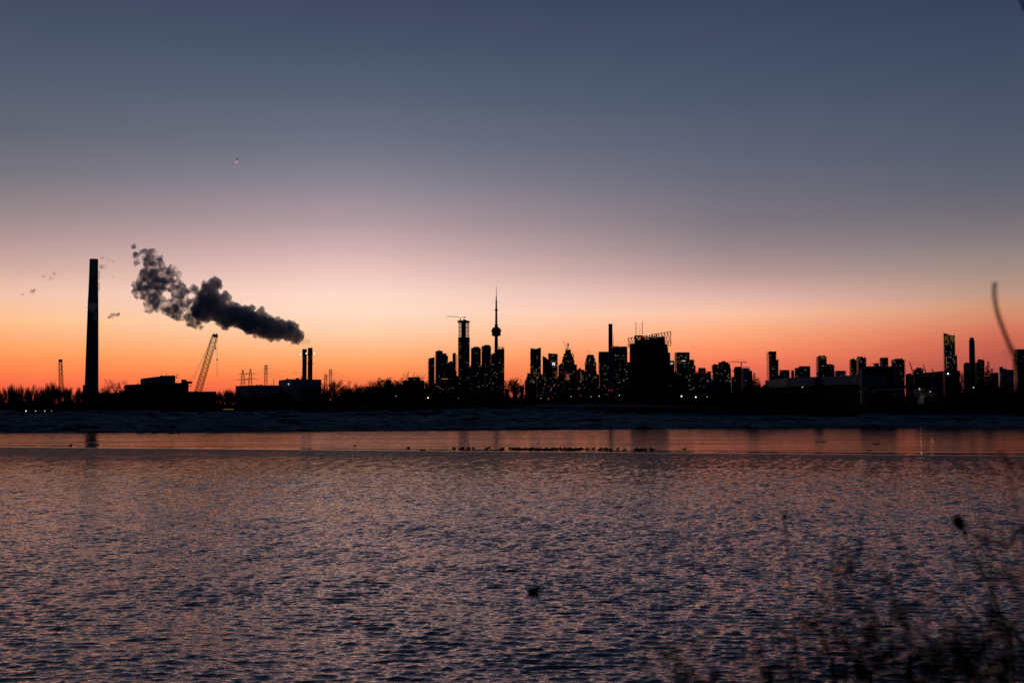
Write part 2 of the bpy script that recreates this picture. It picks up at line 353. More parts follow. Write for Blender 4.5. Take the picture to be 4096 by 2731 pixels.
# thin ice plate between the open water and the far shore
def icemat():
    m = bpy.data.materials.new('thin_wet_ice'); m.use_nodes = True; t = m.node_tree; t.nodes.clear()
    tcn = N('ShaderNodeTexCoord', t)
    def nz(sc, det, rg=.6):
        mp = N('ShaderNodeMapping', t); t.links.new(tcn.outputs['Object'], mp.inputs[0]); mp.inputs['Scale'].default_value = sc; mp.inputs['Rotation'].default_value = (0, 0, -.06)
        n = N('ShaderNodeTexNoise', t); n.inputs['Scale'].default_value = 1; n.inputs['Detail'].default_value = det; n.inputs['Roughness'].default_value = rg; t.links.new(mp.outputs[0], n.inputs['Vector']); return n.outputs[0]
    streak = nz((.014, .12, 1), 8, .75); fine = nz((.12, 2.6, 1), 4)
    f = mr(streak, .47, .54, tree=t)
    bn = N('ShaderNodeBump', t); t.links.new(fine, bn.inputs['Height']); bn.inputs['Distance'].default_value = .03
    t.links.new(mr(f, 0, 1, .6, 1.1, tree=t), bn.inputs['Strength'])
    fr = N('ShaderNodeFresnel', t); fr.inputs['IOR'].default_value = 2.6; t.links.new(bn.outputs[0], fr.inputs['Normal'])
    gl = N('ShaderNodeBsdfGlossy', t); t.links.new(mixc(f, (1, .64, .55, 1), (.50, .34, .34, 1), tree=t), gl.inputs['Color']); t.links.new(mr(f, 0, 1, .02, .05, tree=t), gl.inputs['Roughness']); t.links.new(bn.outputs[0], gl.inputs['Normal'])  # both colours carry sunset red painted into the reflection; frost streaks mirror less
    df = N('ShaderNodeBsdfDiffuse', t); t.links.new(mixc(f, (.01, .02, .03, 1), (.08, .11, .14, 1), tree=t), df.inputs['Color'])
    mx = N('ShaderNodeMixShader', t); t.links.new(fr.outputs[0], mx.inputs[0]); t.links.new(df.outputs[0], mx.inputs[1]); t.links.new(gl.outputs[0], mx.inputs[2])
    ou = N('ShaderNodeOutputMaterial', t); t.links.new(mx.outputs[0], ou.inputs[0])
    return m
ix = np.concatenate([[-3000, -1200, -500], np.arange(-260, 261, 1.5), [500, 1200, 3000]])
e = Eice(ix)+vnoise(ix, ix*0, 11, 21)*1.6+vnoise(ix, ix*0, 3, 22)*.6
tn = np.linspace(0, 1, 40); IX, IT = np.meshgrid(ix, tn)
IY = e[None, :]+(Ssh(IX)+4-e[None, :])*IT
IZ = .02+0*IX
V = np.concatenate([np.stack([ix, e-.02, ix*0-.1], -1)[None], np.stack([IX, IY, IZ], -1)]); n0, n1_ = V.shape[0], V.shape[1]
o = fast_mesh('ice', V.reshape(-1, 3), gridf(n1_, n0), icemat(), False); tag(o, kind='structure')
# ---------------------------------------------------------------- the skyline
GZ = 3.8
qm = MB().add([(-.5, 0, -.5), (.5, 0, -.5), (.5, 0, .5), (-.5, 0, .5)], [(0, 1, 2, 3)]).mesh('lit_window')
WM = {}
for k in ('warm', 'amber', 'cool', 'dim', 'pink', 'yellow', 'red', 'sign', 'flood'):
    WM[k] = qm.copy(); WM[k].materials.append(MT[k])
def pane(parent, x, y, z, w, h, k='warm', name='lit_window', rz=0):
    o = bpy.data.objects.new(name, WM[k]); link(o, parent)
    o.location = Vector((x, y, z))-Vector(parent.location); o.scale = (w, 1, h); o.rotation_euler = (0, 0, rz); return o
def tower(label, tiers, D, nwin=0, m='glass', side=.2, cat='tower', name='office_tower', slope=None, plant=True, balc=None, seed=None,
          kinds=('warm', 'warm', 'amber', 'cool', 'dim', 'dim'), ymax=1560, band=None, dep=34, group=None):
    r = random.Random(seed if seed is not None else int(tiers[0][0]*7))
    allx = [v for t in tiers for v in t[:2]]; cx = Xp((min(allx)+max(allx))/2, D)
    root = thing(name, label, cat, (cx, D, GZ), group)
    ts_ = sorted(tiers, key=lambda t: -t[2]); mb = MB(); info = []
    for i, t in enumerate(ts_):
        x0, x1, y0 = t[:3]; d = D+i*2.0; ym = (y0+1560)/2
        X0, X1 = Xp(x0, d, ym), Xp(x1, d, ym); sd = side if X0+(X1-X0)*side else 0
        xc = X0+(X1-X0)*side; dz = dep if side > 0 else 1
        z1 = Zp(y0, d)
        zs = [z1]*4
        kb = (d+dep)/d
        if side > 0: pts = [(xc, d), (X1, d+3), (X1*kb-.3, d+dep+3), (X0*kb, d+dep)]
        else: pts = [(X0, d), (X1, d+1), (X1*kb-.2, d+dep), (X0*kb+.2, d+dep)]
        if slope and i == len(ts_)-1: zs = [z1+slope[0], z1+slope[1], z1+slope[1], z1+slope[0]]
        mb.prism(pts, GZ, zs); info.append((x0+(x1-x0)*side, x1, y0, d, xc, X1))
    mb.build('tower_wall', MT[m], root)
    t = ts_[-1]
    if plant:
        x0, x1, y0 = t[:3]; d = D+len(ts_)*2+6; q = MB(); w = x1-x0; z = Zp(y0, d)
        a = x0+w*r.uniform(.15, .35); b = x1-w*r.uniform(.12, .35)
        q.box(Xp(a, d), Xp(b, d), d, d+12, z-2, z+r.uniform(2.5, 4.5))
        for k in range(2):
            p = Xp(r.uniform(x0+w*.25, x1-w*.15), d); q.box(p, p+r.uniform(2, 4), d+1, d+5, z-1, z+r.uniform(2, 6))
        q.build('roof_plant', MT['dark'], root)
    if balc:
        q = MB(); X0, X1 = Xp(balc[0], D-1), Xp(balc[1], D-1); zt = Zp(balc[2], D); zb = Zp(balc[3], D); st = balc[4] if len(balc) > 4 else 5.4
        z = zb
        while z < zt: q.box(X0, X1, D-2.2+len(ts_), D+9, z, z+st*.42); z += st
        q.build('balcony', MT['slab'], root)
    for k in range(int(nwin*.55+.5)):
        for _ in range(30):
            t = r.choice(info); px = r.uniform(t[0]+1, t[1]-1); py = r.uniform(t[2]+5, ymax)
            if band and r.random() < .7: py = r.uniform(*band)
            hit = next((u for u in info if u[0] < px < u[1] and u[2]+3 < py), None)
            if hit: break
        else: continue
        d = hit[3]; z = Zp(py, d); z = GZ+round((z-GZ)/3.8)*3.8+1.5
        u = (px-hit[0])/(hit[1]-hit[0]); nb = max(3, int((hit[5]-hit[4])/4)); u = (int(u*nb)+.5)/nb
        sc_ = D/5000
        pane(root, hit[4]+(hit[5]-hit[4])*u, d+3*u-.4, z, r.choice((2.0, 2.4, 3, 3, 5))*sc_, 2.0*sc_, r.choice(kinds), rz=math.atan2(3, hit[5]-hit[4]))
    root['D'] = float(D)
    return root
def child(mb, name, m, root, label=None, smooth=False):
    o = mb.build(name, MT[m], root, smooth)
    if label: o['label'] = label
    return o
def antenna(root, px, y0, y1, D, r=.5, name='antenna'):
    a = P(px, y0, D); b = P(px, y1, D); child(MB().tube((a.x, D+3, a.z-3), (a.x, D+3, b.z), r, r*.5, 5), name, 'steel', root)
def roofcrane(label, D, base, mast, jib0, jib1, cjib=None, r=.5, group=None, name='tower_crane', tie=None):
    b = P(*base, D); m_ = P(*mast, D); root = thing(name, label, 'crane', (b.x, D, b.z), group)
    child(MB().lattice(b, m_, 2.4, 2.4, 6, r*.7), 'mast', 'steel', root)
    child(MB().lattice(P(*jib0, D), P(*jib1, D), 2.0, 1.2, 10, r*.6, Vector((0, 1, 0))), 'jib', 'steel', root)
    c = P(*(cjib or mast), D); child(MB().box(c.x-3, c.x+3, D-1.5, D+1.5, c.z-1.5, c.z+2.5), 'counterweight', 'steel', root)
    if tie:
        q = MB(); tpt = P(*tie, D)
        for e in (jib1, cjib): q.tube(tpt, P(*e, D).lerp(tpt, .35), r*.3, n=3)
        q.tube(m_, tpt, r*.8, n=4); child(q, 'apex_ties', 'steel', root)
    return root
# --- left downtown cluster
t = tower('slim slab tower at the left end of the downtown cluster', [(1711.5, 1738, 1430, )], 5300, 10, 'glass', .12, slope=(-4, 3), plant=False)
tower('balconied condo tower with a stepped top, second from left downtown', [(1742, 1771, 1404), (1768, 1786, 1413), (1784, 1792, 1422)], 5200, 22, 'conc', .12, balc=(1739.5, 1744, 1408, 1530), plant=True)
tower('low dark block between two condo towers with a light strip', [(1791, 1812, 1448)], 5350, 4, 'glass', 0)
tower('narrow condo tower with banded balconies beside the tallest unfinished tower', [(1810, 1823, 1415)], 5150, 8, 'conc', 0, balc=(1822.5, 1830, 1420, 1512, 7), plant=True)
tower('low wide block in front of the left towers with a yellow light strip', [(1763, 1795, 1512)], 4300, 5, 'brick', .06, plant=False)
w = P(1779, 1515.5, 4296)
tower('dark stepped block at the foot of the tallest tower', [(1788, 1826, 1483), (1779, 1789, 1474)], 4700, 8, 'glass', .05, plant=False)
for o in list(bpy.data.objects):
    if o.get('label', '').startswith('low wide block in front'): pane(o, w.x, 4290, w.z, 22, 2.2, 'yellow', 'light_strip')
# tallest, unfinished
D = 5200; root = thing('unfinished_tower', 'tallest tower, unfinished, with open floors under its top ledge and a crane', 'tower', (Xp(1855, D), D, GZ))
q = MB(); q.box(Xp(1845, D), Xp(1863, D), D+8, D+24, GZ, Zp(1284, D)); child(q, 'lift_core', 'dark', root)
child(MB().prism([(Xp(1833, D), D), (Xp(1878, D), D+2), (Xp(1877, D), D+34), (Xp(1834, D), D+34)], GZ, Zp(1348, D)), 'tower_wall', 'glass', root)
q = MB()
for px in (1834, 1839.5, 1845.5, 1862.5, 1868.5, 1873, 1876): 
    q.box(Xp(px, D)-.55, Xp(px, D)+.55, D+1, D+3, Zp(1348, D)-2, Zp(1286, D))
child(q, 'columns', 'conc', root)
q = MB(); z = Zp(1350, D)
while z < Zp(1290, D): q.box(Xp(1834, D), Xp(1876.5, D), D+.5, D+30, z, z+1.5); z += 5.6
child(q, 'floor_slabs', 'slab', root)
q = MB(); q.box(Xp(1833, D), Xp(1877, D), D-1, D+34, Zp(1290, D), Zp(1282.5, D)); q.box(Xp(1828, D), Xp(1881, D), D-2, D+10, Zp(1289, D), Zp(1287, D)); q.box(Xp(1831, D), Xp(1834, D), D, D+6, Zp(1290, D), Zp(1279, D))
for px, h in ((1838, 4), (1842, 8), (1848, 5), (1853, 9), (1858, 10), (1862, 6), (1865, 4)): q.box(Xp(px, D)-2, Xp(px, D)+2, D+6, D+12, Zp(1284, D), Zp(1282, D)+h*.55)
child(q, 'top_ledge', 'dark', root)
q = MB(); z = Zp(1550, D)
while z < Zp(1352, D): q.box(Xp(1831.5, D), Xp(1879, D), D-1, D+30, z, z+1.4); z += 4.6
child(q, 'balcony', 'slab', root)
rr = random.Random(5)
for k in range(26): pane(root, Xp(rr.choice((rr.uniform(1836, 1844), rr.uniform(1864, 1875))), D-2), D-1.3, Zp(rr.uniform(1370, 1540), D), 3, 2, rr.choice(('dim', 'warm', 'dim', 'cool')))
r_ = roofcrane('tower crane with a long level jib on top of the tallest unfinished tower', D+12, (1841, 1283), (1841, 1266), (1862, 1270), (1786.5, 1265), (1860, 1269), .7)
q = MB(); b = P(1841.5, 1266, D+11); q.ball(b, 1.7); child(q, 'work_light', 'lamp', r_)
child(MB().tube(P(1856, 1283, D+12), P(1856, 1269, D+12), 1.1), 'second_mast', 'steel', r_)
tower('broad blocky tower right of the tallest one, the shorter of a pair', [(1884, 1923, 1390.5)], 5250, 30, 'conc', .03, balc=(1882.5, 1924.5, 1396, 1520), plant=True)
tower('broad blocky tower, taller of the pair left of the needle tower', [(1926.5, 1963.5, 1382.5)], 5300, 24, 'conc', .03, balc=(1925, 1965, 1388, 1520), plant=True)
tower('mid-height block with a ribbed front below the blocky pair', [(1880, 1928, 1460)], 4900, 16, 'glass', .04, plant=False)
tower('small dark block tucked in front of the needle tower shaft', [(1964, 1984, 1416)], 5000, 5, 'glass', 0)
t = tower('glass-topped tower right of the needle tower with cranes on its roof', [(1982, 2017.5, 1396)], 4900, 46, 'glass', .04, slope=(-2, 4), plant=False)
child(MB().box(Xp(1987, 4890), Xp(2013, 4890), 4888, 4890, Zp(1420, 4890), Zp(1400, 4890)), 'glazed_crown', 'blueglass', t)
t = tower('terraced condo block with glowing left edge stepping up in front of the needle tower', [(1939, 2016, 1484), (1945, 2016, 1476), (1951, 2016, 1469), (1958, 2010, 1462), (1965, 2003, 1452)], 4600, 44, 'glass', .04, plant=False, kinds=('warm', 'cool', 'dim', 'amber'))
q = MB()
for k in range(28): zz = Zp(1586-k*3.7, 4595); q.box(Xp(1937.5, 4595), Xp(1941, 4595), 4592, 4604, zz, zz+1.4)
child(q, 'balcony', 'pipe', t)
for k, nm in enumerate(('small roof crane leaning left above the glass-topped tower', 'small roof crane leaning right above the glass-topped tower')):
    px = 1997+k*11; roofcrane(nm, 4910, (px, 1396), (px, 1389), (px, 1390), (px+(-3 if k == 0 else 5), 1386.5), (px+3, 1390), .5)
for a_, b_, y_, l_ in ((1700, 1762, 1532, 'low dark block at the foot of the slim slab tower'), (1808, 1842, 1503, 'low dark block at the left foot of the tallest unfinished tower'), (1870, 1892, 1468, 'dark block filling the gap right of the tallest unfinished tower'), (2228, 2262, 1505, 'low dark block under the narrow pink-edged tower'), (2376, 2402, 1506, 'low dark block left of the brown flat-roofed tower'), (2768, 2800, 1492, 'low dark block right of the tower with the company name'), (3110, 3122, 1500, 'low dark block in the gap right of the tall balconied tower'), (3560, 3575, 1500, 'low dark block left of the saw-edged balcony tower'), (3700, 3760, 1560, 'low dark block under the leaning cranes')):
    tower(l_, [(a_, b_, y_)], 5420 if a_ < 3000 else 4550, 3, 'glass', 0, plant=False)
# --- needle tower
D = 5500; cx = Xp(1985, D, 1400); nd = thing('needle_tower', 'very tall needle tower with a round pod and a thin mast', 'tower', (cx, D, GZ))
hw = lambda w: w/3.016*D/F
zz = lambda cy: Zp(1120+cy/3.016, D)
child(MB().lathe(cx, D, [(hw(34), GZ), (hw(27), zz(1100)), (hw(22), zz(830)), (hw(19), zz(675)), (hw(18), zz(575))], 12), 'shaft', 'stack', nd, smooth=True)
child(MB().lathe(cx, D, [(hw(20), zz(680)), (hw(48), zz(673)), (hw(54), zz(664)), (hw(55), zz(652)), (hw(50), zz(641)), (hw(56), zz(632)), (hw(59), zz(618)), (hw(58), zz(602)), (hw(50), zz(590)), (hw(43), zz(580)), (hw(43), zz(573)), (hw(20), zz(572))], 32), 'main_pod', 'dark', nd, smooth=False)
child(MB().lathe(cx, D, [(hw(20), zz(575)), (hw(20), zz(536)), (hw(14), zz(534)), (hw(12), zz(372)), (hw(9), zz(369))], 12), 'upper_shaft', 'dark', nd)
child(MB().lathe(cx, D, [(hw(10), zz(374)), (hw(19), zz(361)), (hw(19), zz(354)), (hw(10), zz(345))], 20), 'upper_pod', 'dark', nd)
child(MB().lathe(cx, D, [(hw(10), zz(347)), (hw(9), zz(238)), (hw(6), zz(236)), (hw(6), zz(192)), (hw(3.2), zz(190)), (hw(2.6), zz(100)), (hw(1.6), zz(67))], 8), 'mast', 'steel', nd)
q = MB()
for s_ in (-1, 1): q.tube((cx+s_*hw(58), D, zz(604)), (cx+s_*hw(62), D, zz(598)), 1, n=3)
child(q, 'pod_spike', 'steel', nd)
# --- middle cluster
tower('slim pair of blocks at the left foot of the horned tower', [(2099.5, 2105, 1519), (2105, 2108.5, 1507), (2108.5, 2122, 1492)], 5100, 10, 'glass', 0, plant=False)
D = 5000; t = tower('horned tower with a scooped roof and many warm lit windows', [(2120, 2164, 1411), (2122, 2163, 1396)], D, 75, 'glass', .04, plant=False, band=(1460, 1540), kinds=('warm', 'warm', 'cool', 'yellow', 'dim'))
q = MB()
for a, b, zt0 in ((2121.5, 2124, 1390.5), (2161.5, 2164, 1390)): q.box(Xp(a, D), Xp(b, D), D+2, D+30, Zp(1414, D), Zp(zt0, D))
for k in range(10):
    u = k/9; px = 2127+u*33; yc = 1388.5+6*math.sin(u*math.pi*.8+.5); q.box(Xp(px, D)-1.6, Xp(px+3, D), D+8, D+12, Zp(1397, D), Zp(yc, D))
child(q, 'roof_horns', 'steel', t)
tower('low block squeezed behind the horned tower on its right', [(2162, 2174, 1496)], 5150, 4, 'glass', 0, plant=False)
# slanted wedge
D = 4950; t = thing('office_tower', 'dark wedge-shaped tower with a roof sloping down to the right', 'tower', (Xp(2190, D), D, GZ))
zs = lambda y: Zp(y, D)
pl = [(2171, 1423), (2183, 1428.5), (2196, 1440.5), (2207, 1456), (2213, 1475)]
q = MB()
q.v = [(Xp(x, D), D+i*2, GZ) for i, (x, y) in enumerate(pl)]+[(Xp(x, D), D+i*2, zs(y)) for i, (x, y) in enumerate(pl)]+[(Xp(x, D), D+40, GZ) for x, y in pl]+[(Xp(x, D), D+40, zs(y)) for x, y in pl]
for i in range(4): q.f += [(i, i+1, i+6, i+5), (i+10, i+15, i+16, i+11), (i+5, i+6, i+16, i+15), (i, i+10, i+11, i+1)]
q.f += [(0, 5, 15, 10), (4, 14, 19, 9)]
child(q, 'tower_wall', 'glass', t)
q = MB()
for k in range(10): z = Zp(1430+k*7, D-3); q.box(Xp(2171.5, D), Xp(2181, D), D-1, D+1, z, z+1)
child(q, 'window_grid', 'pipe', t)
for k in range(14): pane(t, Xp(rr.uniform(2184, 2207), D), D-.5, Zp(rr.uniform(1490, 1560), D), 3, 2, rr.choice(('dim', 'warm', 'cool')))
t = tower('tower with a lit heart sign high on its front and warm windows below', [(2192, 2231, 1414)], 5200, 85, 'glass', .04, slope=(2, -1), plant=False, band=(1462, 1522), kinds=('warm', 'warm', 'yellow', 'amber'))
D = 5194
q = MB()
for k in range(5): q.box(Xp(2192, D), Xp(2229, D), D-1, D, Zp(1416+k*4, D), Zp(1416+k*4, D)+1)
child(q, 'crown_louvres', 'pipe', t)
a = P(2214.5, 1455, D-3); pane(t, a.x, D-3, a.z, 10.5, 9.5, 'sign', 'sign_board')
hp = [(0, -3.4), (3.2, -.3), (3.4, 1.5), (2.2, 2.8), (.8, 2.5), (0, 1.6), (-.8, 2.5), (-2.2, 2.8), (-3.4, 1.5), (-3.2, -.3)]
q = MB().add([(a.x+x, D-3.6, a.z+z) for x, z in hp]+[(a.x+x, D-3.1, a.z+z) for x, z in hp], [tuple(range(10)), tuple(range(10, 20))[::-1]]+[(i, (i+1) % 10, (i+1) % 10+10, i+10) for i in range(10)])
child(q, 'heart_emblem', 'dark', t)
a = P(2211, 1423, D-3); pane(t, a.x, D-3, a.z, 8, 5, 'dim', 'lit_window')
tower('narrow tower with a pink-lit left edge between the heart sign tower and the stepped tower', [(2233, 2240, 1459), (2239, 2251, 1453)], 5100, 14, 'glass', .25, plant=False)
tower('stepped ziggurat tower topped by a lit lantern mast', [(2260.5, 2284, 1399.5), (2255, 2289, 1413), (2250, 2295, 1426), (2247.5, 2298, 1439)], 5300, 40, 'glass', .02, plant=False)
lm = P(2272.3, 1399, 5310); t = bpy.data.objects[-1]
zt = [o for o in bpy.data.objects if o.get('label', '').startswith('stepped ziggurat')][0]
q = MB(); q.lattice((lm.x, 5312, lm.z-2), (lm.x, 5312, Zp(1383, 5312)), 4, 3, 3, .5); q.box(lm.x-1.5, lm.x+1.5, 5310, 5313, Zp(1375, 5312), Zp(1369, 5312)); q.box(lm.x-3.4, lm.x+3.4, 5309, 5315, Zp(1384, 5312), Zp(1375, 5312))
for dx in (-9, 6, 9): q.box(lm.x+dx-1.2, lm.x+dx+1.2, 5310, 5313, lm.z-2, lm.z+3+abs(dx)*.2)
child(q, 'lantern_mast', 'steel', zt)
q = MB(); 
for s_ in (-1, 1): q.box(lm.x+s_*4-.7, lm.x+s_*4+.7, 5308, 5309, Zp(1382, 5308), Zp(1376, 5308))
q.box(lm.x-4, lm.x+4, 5308, 5309, Zp(1382.6, 5308), Zp(1381.2, 5308)); q.box(lm.x-1.2, lm.x+1.2, 5308, 5308.6, Zp(1380.5, 5308), Zp(1377.5, 5308)); child(q, 'lantern', 'yellow', zt)
roofcrane('luffing crane with raised jib at the top of the stepped ziggurat tower', 5306, (2269, 1399), (2269, 1394), (2268, 1395), (2254, 1364), (2270, 1395), .6)
roofcrane('small crane on the right shoulder of the stepped ziggurat tower', 5290, (2293, 1426), (2293, 1422), (2293, 1424), (2289, 1408), (2295, 1422), .5)
tower('plain narrow block on the right flank of the stepped ziggurat tower', [(2296, 2308, 1457.5)], 5350, 3, 'glass', 0, plant=False)
t = tower('dark block with a rosy glowing reflection panel in front of the stepped ziggurat tower', [(2253, 2299, 1452)], 4700, 26, 'glass', .03, plant=False)
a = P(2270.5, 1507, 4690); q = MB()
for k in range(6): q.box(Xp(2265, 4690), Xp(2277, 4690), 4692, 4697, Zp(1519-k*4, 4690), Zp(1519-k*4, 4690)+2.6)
child(q, 'reflection_glow_panel', 'pink', t)  # pink emission stands in for dusk sky mirrored in the panel
tower('low flat block with small masts right of the ziggurat tower', [(2308, 2338, 1478), (2312, 2324, 1476)], 5100, 12, 'glass', .05)
tower('four-stepped tower with a lit crown band and steam above it', [(2349.5, 2374, 1418), (2346, 2377.5, 1422), (2342.5, 2381, 1433), (2339, 2385.5, 1448)], 5400, 44, 'glass', .02, plant=False)
tower('low block with square warm windows in front of the four-stepped tower', [(2322, 2388, 1485)], 4700, 34, 'glass', .04, plant=False, kinds=('warm', 'yellow', 'warm', 'dim'), band=(1500, 1520))
tower('small slanted block left of the pale-topped chimney tower pair', [(2385, 2396, 1497)], 4750, 4, 'glass', 0, plant=False)
tower('brown flat-roofed tower left of the thin dark chimney', [(2394, 2438, 1406)], 5200, 14, 'glass', .04, plant=False)
tower('lower dark block with glowing left balconies left of the thin dark chimney', [(2397, 2440, 1452)], 4800, 30, 'glass', .05, plant=False, balc=(2395.5, 2399, 1456, 1535))
t = tower('broad bluish tower with a single mast right of the thin dark chimney', [(2450, 2510, 1385)], 5300, 40, 'blueglass', .02, plant=False, kinds=('dim', 'dim', 'warm', 'cool'), band=(1415, 1445))
antenna(t, 2454, 1387, 1335, 5300, .7)
q = MB(); a = P(2454, 1385, 5295); q.tube((a.x-4, 5295, a.z), (a.x, 5295, a.z+7), .5, n=3).tube((a.x+4, 5295, a.z), (a.x, 5295, a.z+7), .5, n=3); child(q, 'mast_brace', 'steel', t)
tower('lower bluish block with dotted edge lights in front of the broad bluish tower', [(2455.5, 2507, 1466)], 4700, 40, 'blueglass', .02, plant=False, kinds=('dim', 'warm', 'cool', 'dim'))
tower('plain block between the broad bluish tower and the black framed block', [(2506, 2530, 1448)], 5000, 12, 'glass', 0, plant=False)
tower('low bluish block at the foot of the horned tower', [(2147, 2178, 1514)], 4500, 14, 'blueglass', .03, plant=False, ymax=1590)
tower('low dark block at the foot of the heart sign tower', [(2207, 2252, 1530)], 4400, 12, 'blueglass', .03, plant=False, ymax=1590)
tower('blue-black block at the foot of the wedge-shaped tower', [(2176, 2213, 1488)], 4550, 24, 'blueglass', .03, plant=False, ymax=1580)
tower('low dark block in front of the four-stepped tower, below the square windows', [(2300, 2350, 1530)], 4300, 12, 'glass', .03, plant=False, ymax=1590)
tower('low dark block at the foot of the thin dark chimney', [(2380, 2436, 1545)], 4200, 10, 'glass', .03, plant=False, ymax=1590)
# --- right of the black block
tower('sliver of a tower showing along the right edge of the black framed block', [(2672, 2681.5, 1409.5)], 4900, 2, 'glass', 0, plant=False)
def sign_text(body, root, px, py, D, h, m, bold=0.0):
    cu = bpy.data.curves.new('lettering', 'FONT'); cu.body = body; cu.size = h; cu.extrude = .1; cu.offset = bold; cu.align_x = 'CENTER'
    tmp = bpy.data.objects.new('tmp', cu); link(tmp); bpy.context.view_layer.update()
    me = bpy.data.meshes.new_from_object(tmp.evaluated_get(bpy.context.evaluated_depsgraph_get())); bpy.data.objects.remove(tmp)
    me.materials.clear(); me.materials.append(MT[m]); o = bpy.data.objects.new('lettering', me); link(o, root)
    p = P(px, py, D); o.location = Vector((p.x, D, p.z))-Vector(root.location); o.rotation_euler = (math.pi/2, 0, 0); return o
t = tower('low block with a lit two-letter sign beside the black framed block', [(2679, 2698, 1442)], 4900, 16, 'glass', 0, plant=False)
sign_text('EY', t, 2687.5, 1456.5, 4895, 7.5, 'sign', .12)
a = P(2688.5, 1450, 4895); child(MB().add([(a.x-4, 4895, a.z-1), (a.x+5, 4895, a.z+2.4), (a.x+4.2, 4895, a.z+.8), (a.x-4, 4895.3, a.z-1)], [(0, 1, 2, 3)]), 'sign_beam', 'yellow', t)
t = tower('gridded tower with a bright left side right of the black framed block', [(2698.5, 2759.5, 1408.5)], 5000, 30, 'glass', .13, plant=False, band=(1424, 1434))
q = MB()
for k in range(22): z = Zp(1550-k*6.4, 4990); q.box(Xp(2699, 5000), Xp(2706, 5000), 4997, 5003, z, z+1.6)
child(q, 'side_slabs', 'slab', t); antenna(t, 2732, 1409, 1402, 5000, .6)
t = tower('tower with a company name lit along its roof edge, right of the gridded tower', [(2714, 2760, 1440), (2750, 2777.5, 1438)], 4800, 46, 'glass', .11, plant=False, kinds=('dim', 'warm', 'dim', 'yellow', 'cool'))
sign_text('Deloitte', t, 2735, 1444, 4790, 4.3, 'sign', .04)
tower('narrow balconied block on the right of the tower with the lit name', [(2776, 2782.5, 1461)], 4850, 5, 'conc', 0, plant=False, balc=(2776, 2784, 1466, 1540))
tower('dark slim square shaft in front of the gridded tower', [(2695.5, 2708, 1488), (2690, 2712, 1510)], 3000, 2, 'dark', 0, plant=False, name='tower_block')
t = tower('low double block with a pair of red roof-edge signs', [(2793, 2823.5, 1471), (2784, 2846, 1484.5)], 4600, 22, 'glass', .02, plant=False)
for px in (2789.5, 2827): a = P(px, 1488.5, 4590); pane(t, a.x, 4590, a.z, 6, 2.6, 'red', 'red_sign')
tower('open-floored block under construction with a thin mast', [(2849, 2873, 1459)], 5000, 12, 'conc', .06, plant=True, balc=(2847.5, 2850, 1462, 1484))
t = tower('wide dark tower with a notched roof left of the level-jib crane', [(2874.5, 2916, 1448.5), (2873, 2922, 1456), (2870, 2925, 1472)], 4900, 36, 'glass', .01, plant=True); antenna(t, 2873, 1460, 1444, 4900, .5)
tower('long low block with dotted white lights below the notched roof tower', [(2826, 2926, 1512)], 4300, 26, 'blueglass', .01, plant=False, kinds=('cool', 'warm', 'cool'), ymax=1528)
tower('tiny low block left of the unfinished tower under the level-jib crane', [(2926, 2937, 1507)], 4200, 2, 'conc', 0, plant=False)
tower('unfinished block standing under the level-jib crane', [(2935.5, 2968, 1471)], 4700, 14, 'conc', 0, plant=True, balc=(2930, 2937, 1480, 1486, 9))
roofcrane('tower crane with a long level jib above the low blocks right of centre', 4690, (2965, 1475), (2965, 1449), (2984, 1449.5), (2919, 1446), (2982, 1449.5), .9, tie=(2967, 1438))
t = tower('square block with a glazed lantern storey and lit stair right of the level-jib crane', [(2968, 3000.5, 1472), (2996, 3010, 1482)], 4500, 6, 'shed', .3, plant=False)
q = MB()
for k in range(6): q.box(Xp(2969+k*6, 4500), Xp(2970+k*6, 4500), 4502, 4504, Zp(1474, 4500), Zp(1468, 4500))
q.box(Xp(2968, 4500), Xp(3000.5, 4500), 4501, 4520, Zp(1468.6, 4500), Zp(1467.2, 4500)); child(q, 'lantern_frame', 'steel', t)
a = P(2994.5, 1471.5, 4496); pane(t, a.x, 4496, a.z, 4, 5, 'cool')
t = tower('tall balconied tower with a cladding box on top and a lower right half', [(3076, 3105.5, 1405), (3088.5, 3114, 1438.5)], 4400, 26, 'conc', .04, plant=False, balc=(3068.5, 3078, 1409, 1518, 6.2))
q = MB(); q.box(Xp(3076, 4396), Xp(3106, 4396), 4394, 4400, Zp(1416, 4396), Zp(1405, 4396)); child(q, 'cladding_box', 'brick', t)
q = MB()
for k in range(24): z = Zp(1518-k*4.4, 4396); (q.box(Xp(3103, 4396), Xp(3107.5, 4396), 4397, 4404, z, z+1.5) if 1518-k*4.4 < 1438 else q.box(Xp(3112, 4396), Xp(3117, 4396), 4397, 4404, z, z+1.5))
child(q, 'balcony', 'slab', t)
tower('square low block right of the tall balconied tower', [(3118, 3159.5, 1479)], 4200, 12, 'conc', .02, plant=False)
tower('small block with an orange edge between two low square blocks', [(3163.5, 3177.5, 1485)], 4500, 3, 'conc', .3)
tower('wide block with a pale left side and roof rail behind the long station roof', [(3178.5, 3198, 1471), (3194, 3242.5, 1464)], 4100, 12, 'conc', .17, plant=False)
tower('lit-crown tower rising behind the conifer by the long roof', [(3267.5, 3308.5, 1425)], 4500, 34, 'conc', .16, plant=True, balc=(3266.5, 3270, 1428, 1500), kinds=('warm', 'yellow', 'dim', 'dim'), band=(1430, 1433))
tower('dark wide block with a row of warm top windows behind the long roof', [(3280, 3339, 1460)], 3900, 26, 'brick', .02, plant=True, band=(1462, 1467))
tower('low block with a jagged right side at the right of the warm-windowed block', [(3339, 3383, 1482)], 4000, 8, 'conc', .15, plant=False, balc=(3380, 3387, 1485, 1500))
tower('ribbed condo block, left and lower of the adjoining pair by the big shed', [(3398.5, 3428, 1438.5)], 4300, 14, 'conc', .22, plant=True)
